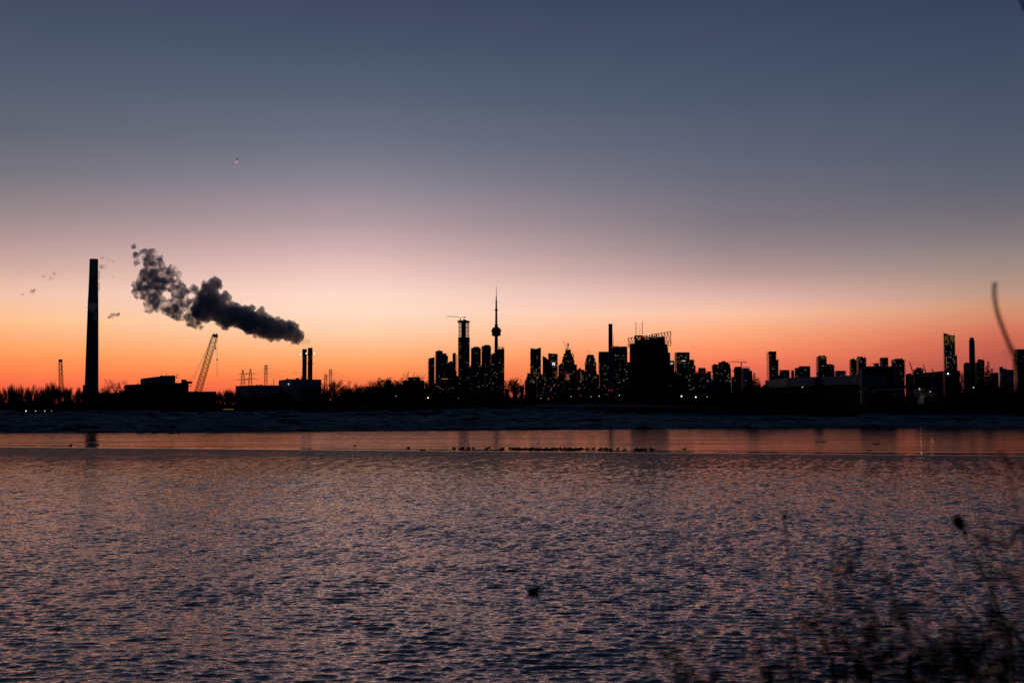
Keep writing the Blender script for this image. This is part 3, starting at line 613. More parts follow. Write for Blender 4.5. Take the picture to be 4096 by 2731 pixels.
tower('ribbed condo block, right and taller of the adjoining pair by the big shed', [(3426, 3467, 1430.5)], 4350, 24, 'conc', .2, plant=True)
tower('short block behind the big shed roof with smoke to its left', [(3494, 3518, 1452)], 4500, 2, 'conc', .4, plant=False)
tower('square tower with an orange gridded left side above the big shed', [(3519, 3555, 1434)], 4300, 8, 'conc', .4)
tower('wide tower with saw-edged balconies right of the big shed', [(3566, 3620, 1438)], 4200, 34, 'conc', .12, plant=True, balc=(3618, 3623, 1443, 1502))
tower('low dark block between the saw-edged tower and two leaning cranes', [(3622, 3656, 1498)], 4000, 4, 'dark', 0)
tower('small rounded tower between two leaning cranes', [(3654, 3668, 1477), (3664, 3696, 1473.5)], 4400, 12, 'conc', .15, plant=True)
for nm, bx_, by_, tx_, ty_ in (('leaning crane left of the small rounded tower', 3653, 1495, 3638, 1446), ('tall leaning crane right of the small rounded tower', 3708.5, 1504, 3692, 1456), ('short leaning crane left of the tower with yellow light strips', 3738, 1496, 3727, 1474)):
    b = P(bx_, by_, 3500); t = thing('luffing_crane', nm, 'crane', (b.x, 3500, GZ))
    child(MB().tube((b.x, 3500, GZ), b, 1.2), 'mast', 'steel', t); child(MB().lattice(b, P(tx_, ty_, 3500), 2, 1, 8, .5, Vector((0, 1, 0))), 'jib', 'steel', t)
    child(MB().box(b.x-1, b.x+5, 3498, 3502, b.z-2, b.z+2), 'counterweight', 'steel', t)
# curved tower with lit strips
D = 4200; t = thing('office_tower', 'tall tower with a swooping roof and vertical yellow light strips near its top', 'tower', (Xp(3800, D), D, GZ))
pl = [(3778.5, 1331.5), (3791, 1335), (3806, 1339.5), (3818, 1341), (3823.5, 1339)]
q = MB(); n_ = len(pl)
for dd in (0, 32):
    for i, (x, y) in enumerate(pl): q.v += [(Xp(x, D+dd), D+dd+i*.5, GZ), (Xp(x, D+dd), D+dd+i*.5, Zp(y, D))]
for i in range(n_-1):
    a = 2*i; q.f += [(a, a+2, a+3, a+1), (a+10, a+11, a+13, a+12), (a+1, a+3, a+13, a+11)]
q.f += [(8, 18, 19, 9)]
b = len(q.v); q.v += [(Xp(3774, D+32), D+32, GZ), (Xp(3774, D+32), D+32, Zp(1331, D))]; q.f += [(b, 0, 1, b+1), (b, b+1, 11, 10), (1, 11, b+1)]
child(q, 'tower_wall', 'glass', t)
child(MB().box(Xp(3822, D), Xp(3831, D), D+3, D+30, GZ, Zp(1420, D)), 'side_wing', 'conc', t)
for cx_, c0, c1 in ((455, 240, 320), (474, 240, 318), (500, 205, 392), (520, 210, 240), (522, 320, 360), (549, 220, 315), (548, 370, 398), (563, 222, 318), (580, 228, 358), (566, 405, 445), (478, 370, 410), (457, 372, 395), (603, 235, 345), (617, 270, 318), (630, 240, 280), (632, 320, 440), (619, 368, 390)):
    a = P(3680+cx_/4.481, 1290+c0/4.481, D-2); b = P(3680+cx_/4.481, 1290+c1/4.481, D-2); pane(t, a.x, D-1.5, (a.z+b.z)/2, .75, a.z-b.z, 'yellow', 'light_strip')
for k in range(30): pane(t, Xp(rr.uniform(3786, 3820), D-2), D-1.5, Zp(rr.uniform(1390, 1500), D), 2.6, 2, rr.choice(('warm', 'dim', 'cool', 'dim')))
a = P(3786, 1450, D-2); pane(t, a.x, D-1.5, a.z, 1.5, 45, 'pink', 'light_strip')
# spiral chimney
D = 1200; cx = Xp(3889, D, 1450); t = thing('chimney', 'dark chimney wrapped in spiral fins near the right edge', 'chimney', (cx, D, GZ))
r0 = 10.2*D/F
child(MB().lathe(cx, D, [(r0, GZ), (r0, Zp(1450, D)), (r0*.9, Zp(1361, D)), (r0*.9, Zp(1360, D))], 24), 'shaft', 'stack', t, smooth=True)
child(MB().lathe(cx, D, [(r0*1.0, Zp(1363, D)), (r0*1.0, Zp(1361, D)), (r0*.8, Zp(1360.5, D)), (r0*.76, Zp(1350, D)), (r0*.7, Zp(1350, D))], 24), 'top_collar', 'pale', t)
for k in range(3):
    pts = []
    for i in range(70):
        u = i/69; a_ = 2*math.pi*(u*3.2+k/3); pts.append((cx+r0*(1-.08*u)*1.04*math.cos(a_), D+r0*1.02*math.sin(a_), Zp(1452-u*88, D)))
    child(MB().path(pts, .55, 4), 'spiral_fin', 'stack', t)
tower('low dark block left of the spiral chimney', [(3854.5, 3884, 1455)], 4000, 4, 'glass', .06)
tower('block with a gridded orange side right of the spiral chimney', [(3900, 3920, 1449), (3909, 3940.5, 1441)], 4000, 14, 'conc', .4, plant=True)
tower('low bluish block with a slab roof near the right edge conifer', [(3970, 3995, 1490)], 3600, 3, 'blueglass', 0, plant=False)
tower('long block with a few roof sheds near the right edge', [(3998, 4030, 1474), (4024, 4058, 1478), (4003, 4012, 1471)], 3500, 8, 'shed', .08, plant=True)
tower('tall balconied tower cut off by the right edge of the view', [(4057, 4125, 1396)], 4100, 36, 'conc', .17, plant=False, balc=(4053, 4060, 1435, 1500))
tower('black domed hall at the right edge', [(4075, 4200, 1483), (4085, 4200, 1472), (4100, 4200, 1462)], 800, 0, 'dark', 0, plant=False, cat='building', name='hall', dep=40)
# --- midground left: tall chimney
D = 1743; t = thing('chimney', 'tallest dark tapering chimney at the far left with steam drifting past it', 'chimney', (Xp(367, D), D, GZ))
prof = []
for py, a, b in ((1620, 336, 397), (1540, 342, 394), (1400, 346, 393.5), (1215, 351, 392), (1127, 355, 391), (1037, 357, 390)):
    prof.append(((b-a)/2*D/F, Zp(py, D), Xp((a+b)/2, D, py)))
cxa = prof[0][2]; cxb = prof[-1][2]
c0 = sum(p[2] for p in prof)/len(prof)
child(MB().lathe(c0, D, [(p[0], p[1]) for p in prof[:5]], 32), 'shaft', 'stack', t, smooth=True)
child(MB().lathe(c0, D, [(prof[4][0], prof[4][1]+.02), (prof[5][0]*1.0, Zp(1040, D)), (prof[5][0]*1.03, Zp(1039, D)), (prof[5][0]*1.03, Zp(1036.5, D)), (prof[5][0]*.9, Zp(1036.5, D))], 32), 'top_band', 'pale', t, 'paler upper band', True)
q = MB(); rr_ = prof[4][0]
for py in list(range(1085, 1120, 6))+list(range(1132, 1166, 5)):
    z = Zp(py, D); X0 = c0+rr_; q.box(X0-.5, X0+2, D-.6, D+.6, z, z+.25); q.box(X0+1.7, X0+2, D-.6, D+.6, z-1.2, z+.25)
child(q, 'ladder_cage', 'steel', t)
child(MB().box(Xp(338, D), Xp(346, D), D-6, D+6, GZ, Zp(1540, D)), 'buttress', 'stack', t)
# lattice mast left
D = 900; t = thing('lattice_boom', 'upright lattice crane boom with a box head left of the tallest chimney', 'crane', (Xp(243, D), D, GZ))
a = P(246, 1600, D); b = P(242, 1447, D)
child(MB().lattice(a, b, 16*D/F, 10*D/F, 16, .17), 'boom', 'steel', t); c_ = P(242, 1442, D); child(MB().box(c_.x-1, c_.x+1, D-1, D+1, c_.z-1, c_.z+.9), 'boom_head', 'steel', t)
child(MB().tube(P(245, 1450, D-1), P(245, 1560, D-1), .07), 'hoist_rope', 'wire', t)
# dark turbine hall
D = 1500; t = thing('power_station', 'black stepped power station hall with rooftop masts right of the tallest chimney', 'building', (Xp(620, D), D, GZ))
q = MB(); q.prism([(Xp(498, D), D+6), (Xp(632, D), D), (Xp(632, D+50), D+50), (Xp(498, D+50), D+50)], GZ, [Zp(1538, D), Zp(1533, D), Zp(1533, D), Zp(1538, D)])
q.box(Xp(632, D)+.01, Xp(757, D), D-2, D+48, GZ, Zp(1531, D)); q.prism([(Xp(460, D), D+20), (Xp(500, D), D+16), (Xp(500, D), D+40), (Xp(460, D), D+40)], GZ, [Zp(1566, D), Zp(1556, D), Zp(1556, D), Zp(1566, D)])
q.box(Xp(340, D), Xp(470, D), D+18, D+45, GZ, Zp(1570, D)); child(q, 'hall_wall', 'dark', t)
q = MB(); q.prism([(Xp(562, D), D+10), (Xp(638, D), D+5), (Xp(638, D+40), D+40), (Xp(562, D+40), D+40)], Zp(1540, D), [Zp(1512, D), Zp(1504, D), Zp(1504, D), Zp(1512, D)]); q.box(Xp(638, D)+.02, Xp(699, D), D+3, D+40, Zp(1540, D), Zp(1501.5, D)); child(q, 'upper_hall', 'shed', t)
child(MB().box(Xp(749, D), Xp(862, D), D+5, D+45, GZ, Zp(1565, D)), 'low_annex', 'dark', t)
q = MB(); q.box(Xp(722, D), Xp(735, D), D+4, D+14, Zp(1533, D), Zp(1517, D)); q.box(Xp(741, D), Xp(757, D), D+4, D+14, Zp(1533, D), Zp(1524, D)); q.box(Xp(757, D), Xp(764, D), D, D+3, Zp(1544, D), Zp(1541, D)); q.box(Xp(699, D), Xp(706, D), D+5, D+8, Zp(1512, D), Zp(1509, D)); child(q, 'roof_plant', 'dark', t)
for px, h in ((596, 6), (612, 5), (626, 11), (648, 14), (661, 5), (668, 6), (673, 8), (678, 6), (682, 5), (687, 7), (690, 8), (694, 18)): child(MB().tube((Xp(px, D), D+20, Zp(1506, D)), (Xp(px, D), D+20, Zp(1503-h, D)), .22, n=4), 'mast', 'steel', t)
for px in (505, 530, 560, 605, 650, 715, 742): 
    child(MB().box(Xp(px, D-3), Xp(px+9, D-3), D-2.6, D-2.2, Zp(1552, D), Zp(1546, D)) if px > 632 else MB().box(Xp(px, D), Xp(px+7, D), D-2, D-1, Zp(1556, D), Zp(1549, D)), 'window', 'blueglass', t)
# crawler crane
D = 1450; t = thing('crawler_crane', 'crawler crane with a long slanting lattice boom and hanging hook behind the black hall', 'crane', (Xp(775, D), D, GZ))
child(MB().lattice(P(782, 1600, D), P(859, 1345, D), 22*D/F, 20*D/F, 30, .3, Vector((0, 1, 0))), 'boom', 'steel', t)
c_ = P(861, 1342, D); q = MB(); q.box(c_.x-2.6, c_.x+2.6, D-1.6, D+1.6, c_.z-1.8, c_.z+1.4); q.ball((c_.x-1.8, D, c_.z+1.6), 1, 6); q.ball((c_.x+1.8, D, c_.z+1.4), 1.1, 6); child(q, 'boom_head', 'steel', t)
q = MB()
for e in ((758, 1535), (764, 1542)): q.tube(P(850, 1350, D), P(*e, D), .13, n=3)
child(q, 'pendant_cable', 'wire', t)
q = MB(); q.tube(P(868.5, 1346, D), P(868.5, 1506, D), .14, n=3); q.ball(P(868.5, 1438, D), (.9, .9, 1.3), 6); q.tube(P(868.3, 1440, D), P(868.3, 1508, D), .22, n=4); child(q, 'hoist_rope', 'wire', t)
q = MB(); q.tube(P(862.5, 1346, D), P(862.5, 1390, D), .13, n=3); q.ball(P(862.5, 1393, D), (.7, .7, 1.9), 6); child(q, 'hook_block', 'steel', t)
c_ = P(790, 1603, D); q = MB(); q.box(c_.x-8, c_.x+5, D-3, D+3, GZ+1.5, GZ+5); child(q, 'machinery_house', 'steel', t); q = MB()
for s_ in (-4, 3): q.box(c_.x-6, c_.x+4, D+s_-.7, D+s_+.7, GZ, GZ+1.4)
child(q, 'crawler_track', 'steel', t)
# power plant with twin stacks
D = 2000; t = thing('power_plant', 'boxy grey power plant under the twin stacks', 'building', (Xp(1110, D), D, GZ))
q = MB(); q.prism([(Xp(1000, D), D), (Xp(1115, D), D+4), (Xp(1115, D+60), D+60), (Xp(943, D+60), D+60)], GZ, Zp(1540.5, D)); child(q, 'low_hall', 'shed', t)
q = MB(); q.prism([(Xp(1155, D), D-8), (Xp(1284, D), D+4), (Xp(1284, D+60), D+60), (Xp(1115, D+60), D+60)], GZ, Zp(1517, D)); child(q, 'boiler_hall', 'shed', t)
q = MB()
for px, h in ((1020, 3), (1034, 4), (1076, 2), (1141, 4), (1160, 2), (1178, 6), (1185, 6), (1200, 4), (1215, 3)): q.box(Xp(px, D), Xp(px+6, D), D+10, D+18, Zp(1541 if px < 1115 else 1518, D), Zp((1541 if px < 1115 else 1517)-h, D))
child(q, 'roof_plant', 'dark', t); child(MB().tube((Xp(1086, D), D+20, Zp(1541, D)), (Xp(1086, D), D+20, Zp(1512, D)), .5), 'vent_pipe', 'steel', t)
for px, py in ((1100, 1548),): pass
child(MB().box(Xp(1205, D), Xp(1222, D), D-7.5, D-5, Zp(1576, D), Zp(1563, D)), 'louvre', 'dark', t)
child(MB().ball(P(1154, 1536, D-9), .7), 'wall_light', 'lampd', t)
for nm, x0, x1, yt, lights in (('left and shorter of the twin stacks at the power plant', 1208.8, 1226.8, 1396, ((1202, 1418.5),)), ('right and taller of the twin stacks at the power plant', 1231, 1250, 1391, ((1225, 1413.5), (1256.5, 1414)))):
    cx = Xp((x0+x1)/2, D+20, 1450); r_ = (x1-x0)/2*(D+20)/F; d = D+20; s = thing('smokestack', nm, 'chimney', (cx, d, Zp(1518, d)))
    z = lambda y: Zp(y, d)
    child(MB().lathe(cx, d, [(r_*.98, z(1519)), (r_*.98, z(yt+24))], 20), 'shaft', 'stack', s, smooth=True)
    child(MB().lathe(cx, d, [(r_, z(yt+24)), (r_, z(yt+16)), (r_*1.06, z(yt+15)), (r_*.97, z(yt+10)), (r_*1.04, z(yt+9)), (r_*.97, z(yt+4)), (r_*1.03, z(yt+3)), (r_*1.0, z(yt)), (r_*.8, z(yt))], 20), 'cap', 'dark', s)
    q = MB(); q.lathe(cx, d, [(r_*1.55, z(yt+24.6)), (r_*1.55, z(yt+23))], 20)
    for k in range(12): a_ = k*math.pi/6; q.tube((cx+r_*1.5*math.cos(a_), d+r_*1.5*math.sin(a_), z(yt+24)), (cx+r_*1.5*math.cos(a_), d+r_*1.5*math.sin(a_), z(yt+20.5)), .1, n=3)
    child(q, 'platform', 'steel', s)
    q = MB(); q.box(cx+r_*.9, cx+r_*1.5, d-1, d+1, z(1454), z(1452)); q.tube((cx+r_*1.02, d-1, z(1517)), (cx+r_*1.02, d-1, z(yt+24)), .15, n=3); child(q, 'ladder', 'steel', s)
    for lx, ly in lights:
        p = P(lx, ly, d-3); child(MB().ball(p, .7), 'beacon', 'lampc', s)
# pylons
def pylon(label, px, ytop, ybase, arms, D, w=26, group='lattice pylons by the power plant'):
    b = P(px, ybase, D); tp = P(px, ytop, D); t = thing('electricity_pylon', label, 'pylon', (b.x, D, GZ), group)
    s = D/F; h = tp.z-b.z
    b.z = GZ
    mid = P(px, ytop+(ybase-ytop)*.25, D); q = MB(); q.lattice(b, (b.x, D, mid.z), w*s, 8*s, 6, .35); q.lattice((b.x, D, mid.z), (b.x, D, tp.z), 8*s, 3*s if len(arms) < 3 else 7*s, 4, .3); child(q, 'lattice_body', 'steel', t)
    for yy_, hw_ in arms:
        z = Zp(yy_, D); q = MB(); q.tube((b.x-hw_*s, D, z), (b.x+hw_*s, D, z), .35, n=3)
        for s_ in (-1, 1): q.tube((b.x+s_*hw_*s, D, z), (b.x+s_*3*s, D, z+4*s), .25, n=3)
        child(q, 'cross_arm', 'steel', t)
    return [(b.x+s_*hw_*s, D, Zp(yy_, D)) for yy_, hw_ in arms for s_ in (-1, 1)]
pa = pylon('leftmost pylon with two wide cross arms left of the twin stacks', 971, 1478, 1545, ((1497, 17), (1519, 25)), 2300)
pb = pylon('pylon with two wide cross arms, second from left', 1001, 1475, 1545, ((1495, 20), (1516, 27)), 2350)
pc = pylon('slim many-armed pylon left of the twin stacks', 1063, 1460, 1541, ((1463, 8), (1474, 11), (1485, 10), (1495, 9)), 2400, 14)
pd = pylon('stubby square-topped pylon right of the power plant', 1302.5, 1494, 1575, ((1505, 9), (1515, 10)), 2300, 16)
pe = pylon('tall slim pylon behind the bare trees right of the power plant', 1321.5, 1478, 1575, ((1480, 7), (1491, 10), (1502, 10)), 2350, 14)
def wires(label, A, B, sag, n=10, r=.07):
    q = MB(); a0 = Vector(A[0])
    for a, b in zip(A, B):
        a, b = Vector(a), Vector(b); q.path([a.lerp(b, i/n)-Vector((0, 0, 4*sag*(i/n)*(1-i/n))) for i in range(n+1)], r, 3)
    o = q.build('power_lines', MT['wire']); tag(o, label, 'power lines')
wires('faint power lines sagging from the slim pylon towards the twin stacks', pc[:8], [(v[0]+150, 2360, v[2]-16) for v in pc[:8]], 8)
wires('faint power lines between the slim pylon and the two wide-armed pylons', pb, pc[:4], 6)
wires('faint power lines falling left from the leftmost pylon', pa, [(v[0]-60, 2200, v[2]-22) for v in pa], 4)
wires('faint power lines running right from the tall slim pylon', pe, [(v[0]+110, 2500, v[2]-24) for v in pe], 8)
# mid-left low buildings
tower('low stepped apartment block with a rooftop box left of the downtown towers', [(1612, 1697, 1521), (1632, 1680, 1508), (1586, 1640, 1537)], 1500, 4, 'brick', .02, plant=False, cat='building', name='apartment_block', kinds=('dim', 'cool'))
tower('long low building with a small rooftop house behind the bare trees', [(1470, 1600, 1546), (1543, 1565, 1521), (1538, 1572, 1533)], 1400, 0, 'brick', .01, plant=False, cat='building', name='low_building')
tower('small dark block under the round bare tree right of the needle tower', [(2018, 2036, 1556), (2050, 2068, 1546), (2081, 2096, 1545)], 1500, 0, 'brick', 0, plant=False, cat='building', name='low_building')
# thin dark chimney
D = 1300; cx = Xp(2442.5, D, 1450); t = thing('chimney', 'thin dark chimney with a paler upper third amid the downtown towers', 'chimney', (cx, D, GZ)); z = lambda y: Zp(y, D); s = D/F
child(MB().lathe(cx, D, [(10.5*s, GZ), (9.6*s, z(1560)), (8.3*s, z(1358))], 24), 'shaft', 'stack', t, smooth=True)
child(MB().lathe(cx, D, [(8.3*s, z(1358)), (7.9*s, z(1302)), (8.3*s, z(1300)), (8.3*s, z(1297)), (7.2*s, z(1295.5))], 24), 'top_band', 'pale', t, 'paler upper third', True)
for px in (2435.5, 2448.5): child(MB().ball(P(px, 1560, D-4), .35), 'warning_light', 'red', t)
child(MB().ball(P(2444.5, 1388, D-3), .3), 'warning_light', 'red', t)
# black framed block
D = 1150; t = thing('silo_block', 'big black windowless block topped by a slanting steel frame and three masts', 'building', (Xp(2598, D), D, GZ)); z = lambda y: Zp(y, D)
q = MB(); n_ = 7; X0, X1 = Xp(2521, D), Xp(2676, D); w = (X1-X0)/n_
q.box(X0+1, X1-1, D+4, D+34, GZ, z(1387))
for k in range(n_): q.lathe(X0+w*(k+.5), D+5, [(w*.499, GZ), (w*.499, z(1387.5)), (w*.2, z(1387))], 20)
child(q, 'silo_wall', 'dark', t)
q = MB(); q.box(Xp(2542, D), Xp(2574, D), D+6, D+20, z(1390), z(1339)); q.box(Xp(2574, D)+.05, Xp(2665, D), D+7, D+26, z(1390), z(1345)); q.box(Xp(2527, D), Xp(2543, D), D+8, D+20, z(1390), z(1372)); q.box(Xp(2665, D), Xp(2674, D), D+8, D+20, z(1390), z(1374))
for px, h in ((2548, 4), (2556, 3), (2568, 5), (2590, 3), (2612, 5), (2622, 4), (2630, 12), (2655, 3)): q.box(Xp(px, D), Xp(px+4, D), D+9, D+12, z(1345), z(1343-h))
child(q, 'head_house', 'dark', t)
q = MB(); TL, TR, BL, BR = (2513, 1352.5), (2683.5, 1326), (2514, 1387), (2683.5, 1383); fd = D+3
lp = lambda a, b, u: (a[0]+(b[0]-a[0])*u, a[1]+(b[1]-a[1])*u)
nn = 14
for i in range(nn+1):
    u = i/nn; q.tube(P(*lp(TL, TR, u), fd), P(*lp(BL, BR, u), fd), .22 if 0 < i < nn else .35, n=4)
    if i < nn:
        m_ = lambda A, B, v: lp(lp(TL, TR, v), lp(BL, BR, v), .5)
        q.tube(P(*lp(TL, TR, u), fd), P(*lp(BL, BR, u+1/nn), fd), .22, n=3); q.tube(P(*lp(BL, BR, u), fd), P(*lp(TL, TR, u+1/nn), fd), .22, n=3)
for a_, b_, rr_ in ((TL, TR, .4), (BL, BR, .35), (lp(TL, BL, .5), lp(TR, BR, .72), .22)): q.tube(P(*a_, fd), P(*b_, fd), rr_, n=4)
child(q, 'steel_frame', 'steel', t)
for px, yt in ((2550, 1281.5), (2565.5, 1290), (2576, 1279)):
    q = MB(); q.tube((Xp(px, D, 1310), D+14, z(1341)), (Xp(px, D, 1310), D+14, z(yt)), .16, .1, 5)
    if px != 2565.5:
        for k in range(14): zk = z(1330-k*3.4); q.box(Xp(px, D, 1310)-.45, Xp(px, D, 1310)+.45, D+13.8, D+14.2, zk, zk+.3)
    child(q, 'mast', 'steel', t)
for px, py, r_, k in ((2587.5, 1338, .22, 'lamp'), (2595.5, 1336.5, .42, 'lamp'), (2622, 1341, .25, 'lampd'), (2561, 1348, .55, 'red'), (2548, 1348, .3, 'lampd')): child(MB().ball(P(px, py, D+2), r_), 'roof_light', k, t)
for x0, y0, w_, h_ in ((2588, 1354, 4, 1.2), (2618, 1350, 5, .5), (2556, 1355, 2.5, 2.2)): a = P(x0, y0, D+4); pane(t, a.x, D+4, a.z, w_, h_, 'flood', 'lit_panel')
# --- near right: sheds, pipes
D = 620; t = thing('shed', 'long low shed with a pale roof edge and a row of lights under it', 'building', (Xp(3300, D), D, GZ)); z = lambda y, d=D: Zp(y, d)
q = MB(); q.prism([(Xp(3147, 700), 700), (Xp(3446, D), D), (Xp(3446, D), D+60), (Xp(3147, 700), 760)], Zp(1525, D)-1.2, [Zp(1511, 700), Zp(1499.5, D), Zp(1499.5, D), Zp(1511, 700)]); child(q, 'roof', 'roof', t)
q = MB(); q.prism([(Xp(3160, 700), 701), (Xp(3444, D), D+1), (Xp(3444, D), D+58), (Xp(3160, 700), 758)], 3.6, Zp(1525, D)-1.25); child(q, 'shed_wall', 'dark', t)
q = MB(); q.box(Xp(3428, D), Xp(3446.5, D), D-1, D+30, Zp(1503, D), Zp(1492.5, D)); child(q, 'roof_step', 'roof', t)
for cx_, cy_ in ((250, 970), (357, 967), (467, 963), (617, 958), (720, 953), (865, 950)):
    px, py = 3280+cx_/5.227, 1340+cy_/5.227; u = (px-3147)/(3446-3147); d = 700+(D-700)*u-.6; a = P(px, py, d); pane(t, a.x, d, a.z, .62, .18, 'yellow', 'eaves_light', rz=-.5)
a = P(3210, 1548, 680); pane(t, a.x, 680, a.z, .5, .3, 'sign', 'wall_light')
D = 560; t = thing('warehouse', 'big boxy warehouse with a pale frame round a dark recessed front', 'building', (Xp(3515, D), D, GZ)); z = lambda y, d=D: Zp(y, d)
child(MB().box(Xp(3452, D+2), Xp(3582, D+2), D+3, D+50, 3.6, z(1466)), 'warehouse_wall', 'dark', t)
q = MB(); q.box(Xp(3446, D), Xp(3452, D), D, D+3, 3.6, z(1473.5)); q.box(Xp(3446, D), Xp(3584, D), D, D+50.5, z(1473)+.02, z(1464.5)); q.box(Xp(3578.5, D), Xp(3584, D), D, D+3, 3.6, z(1473.5)); child(q, 'frame', 'roof', t)
child(MB().box(Xp(3461, D), Xp(3482, D), D+1.5, D+2.9, 3.6, z(1499)), 'door_panel', 'shed', t); child(MB().box(Xp(3482.3, D), Xp(3548, D), D+2, D+2.9, z(1541), z(1499)), 'wall_panel', 'shed', t)
D = 540; t = thing('canopy', 'long flat canopy in front of the big warehouse', 'building', (Xp(3590, D), D, GZ)); z = lambda y, d=D: Zp(y, d)
child(MB().prism([(Xp(3475, D), D), (Xp(3705, D), D+10), (Xp(3705, D), D+18), (Xp(3475, D), D+15)], z(1550), [z(1543), z(1538), z(1538), z(1543)]), 'roof', 'dark', t)
for px in (3480, 3530, 3580, 3640, 3700): child(MB().box(Xp(px, D)-.15, Xp(px, D)+.15, D+10, D+10.3, 3.6, z(1549)), 'post', 'steel', t)
def pipe(label, pts, r, D, m='pipe'):
    P3 = [P(x, y, D+dd) for x, y, dd in pts]; b = P3[0]; o = MB().path([p for p in P3], r, 10).build('pipe', MT[m], None, True); tag(o, label, 'pipe', None); return o
def arc(cx_, cy_, rx, ry, a0, a1, n=7): return [(cx_+rx*math.cos(R(a0+(a1-a0)*i/n)), cy_-ry*math.sin(R(a0+(a1-a0)*i/n)), 0) for i in range(n+1)]
pipe('wide overhead pipe bending down at both ends in front of the warehouse', [(3491, 1592, 0)]+arc(3499, 1570, 9, 11, 180, 90)+[(3560, 1558, 0)]+arc(3606, 1568, 9, 12, 90, 0)+[(3614, 1592, 0)], .42, 500)
pipe('single upright pipe below the warehouse canopy', [(3578, 1596, 0), (3578, 1580, 0), (3580, 1568, 0)], .25, 505)
pipe('lamp-lit bent pipe left of the little pump yard', [(3660, 1592, 0)]+arc(3672, 1572, 12, 16, 180, 95)+[(3700, 1555.5, 0)], .5, 490)
pipe('smaller bent pipe nested inside the lamp-lit bent pipe', [(3668, 1592, 0)]+arc(3677, 1574, 8, 10, 180, 90)+[(3692, 1563.5, 0)], .3, 488)
pipe('lamp-lit bent pipe on the right of the little pump yard', [(3716, 1578, 0)]+arc(3726, 1564, 10, 10, 180, 90)+[(3752, 1553, 0)], .35, 492)
D = 485; t = thing('pump_yard', 'little lamp-lit pump yard with railings and a pale cabin beside the bent pipes', 'building', (Xp(3720, D), D, 3.9)); z = lambda y, d=D: Zp(y, d)
child(MB().box(Xp(3680, D), Xp(3700, D), D, D+3, 3.6, z(1581)), 'cabin', 'white', t); child(MB().box(Xp(3694, D)-.02, Xp(3762, D), D-.8, D+4, 3.6, z(1586)), 'plinth', 'dark', t)
q = MB()
for y in (1572, 1577, 1582): q.tube(P(3678, y, D+1), P(3748, y, D+1), .06, n=4)
for k in range(15): q.tube(P(3678+5*k, 1586, D+1), P(3678+5*k, 1570, D+1), .05, n=4)
child(q, 'railing', 'pipe', t)
child(MB().box(Xp(3679, D), Xp(3706, D), D+1.5, D+3, z(1562), z(1555)), 'header_tank', 'pipe', t)
def lamp_point(label, px, py, D, r, k='lamp', mast=True, energy=0, name='street_lamp', cat='street lamp'):
    p = P(px, py, D); gz = hz(p.x, D); t = thing(name, label, cat, (p.x, D, min(gz, p.z-.3)))
    if mast: child(MB().tube((p.x, D+.1, min(gz, p.z-.3)-.4), (p.x, D+.1, p.z), .07, .05, 6), 'pole', 'steel', t)
    child(MB().ball(p, r, 8), 'lamp_head', k, t)
    child(MB().box(p.x-r*1.2, p.x+r*1.2, D-.1, D+.5, p.z+r*.9, p.z+r*1.2), 'hood', 'steel', t)
    if energy:
        l = bpy.data.lights.new('lamp_light', 'POINT'); l.energy = energy; l.color = (1, .75, .4); l.shadow_soft_size = .2
        lo = bpy.data.objects.new('lamp_light', l); link(lo, t); lo.location = (0, -.8, p.z-t.location.z-.2)
    return t
lamp_point('lamp above the little pump yard', 3678, 1554, 480, .16, 'lampd', True, 40)
lamp_point('second lamp lighting the railings of the pump yard', 3721, 1566, 480, .12, 'lampd', True, 30)
D = 520; t = thing('gabled_building', 'black gabled building with a wall lamp below the tower with yellow light strips', 'building', (Xp(3790, D), D, GZ))
q = MB(); zs_ = [Zp(1503, D), Zp(1483, D), Zp(1482, D)]
q.prism([(Xp(3743, D), D), (Xp(3775, D), D), (Xp(3775, D), D+25), (Xp(3743, D), D+25)], 3.6, [zs_[0], zs_[1], zs_[1], zs_[0]]); q.box(Xp(3775, D)+.01, Xp(3838, D), D-.3, D+25, 3.6, zs_[2]); child(q, 'wall', 'dark', t)
q = MB()
for k in range(5): q.lathe(Xp(3731+k*2.6, D), D+2, [(.13, 3.6), (.13, Zp(1500, D))], 8)
child(q, 'columns', 'shed', t); child(MB().ball(P(3792.5, 1494, D-1), .26), 'wall_lamp', 'lampc', t)
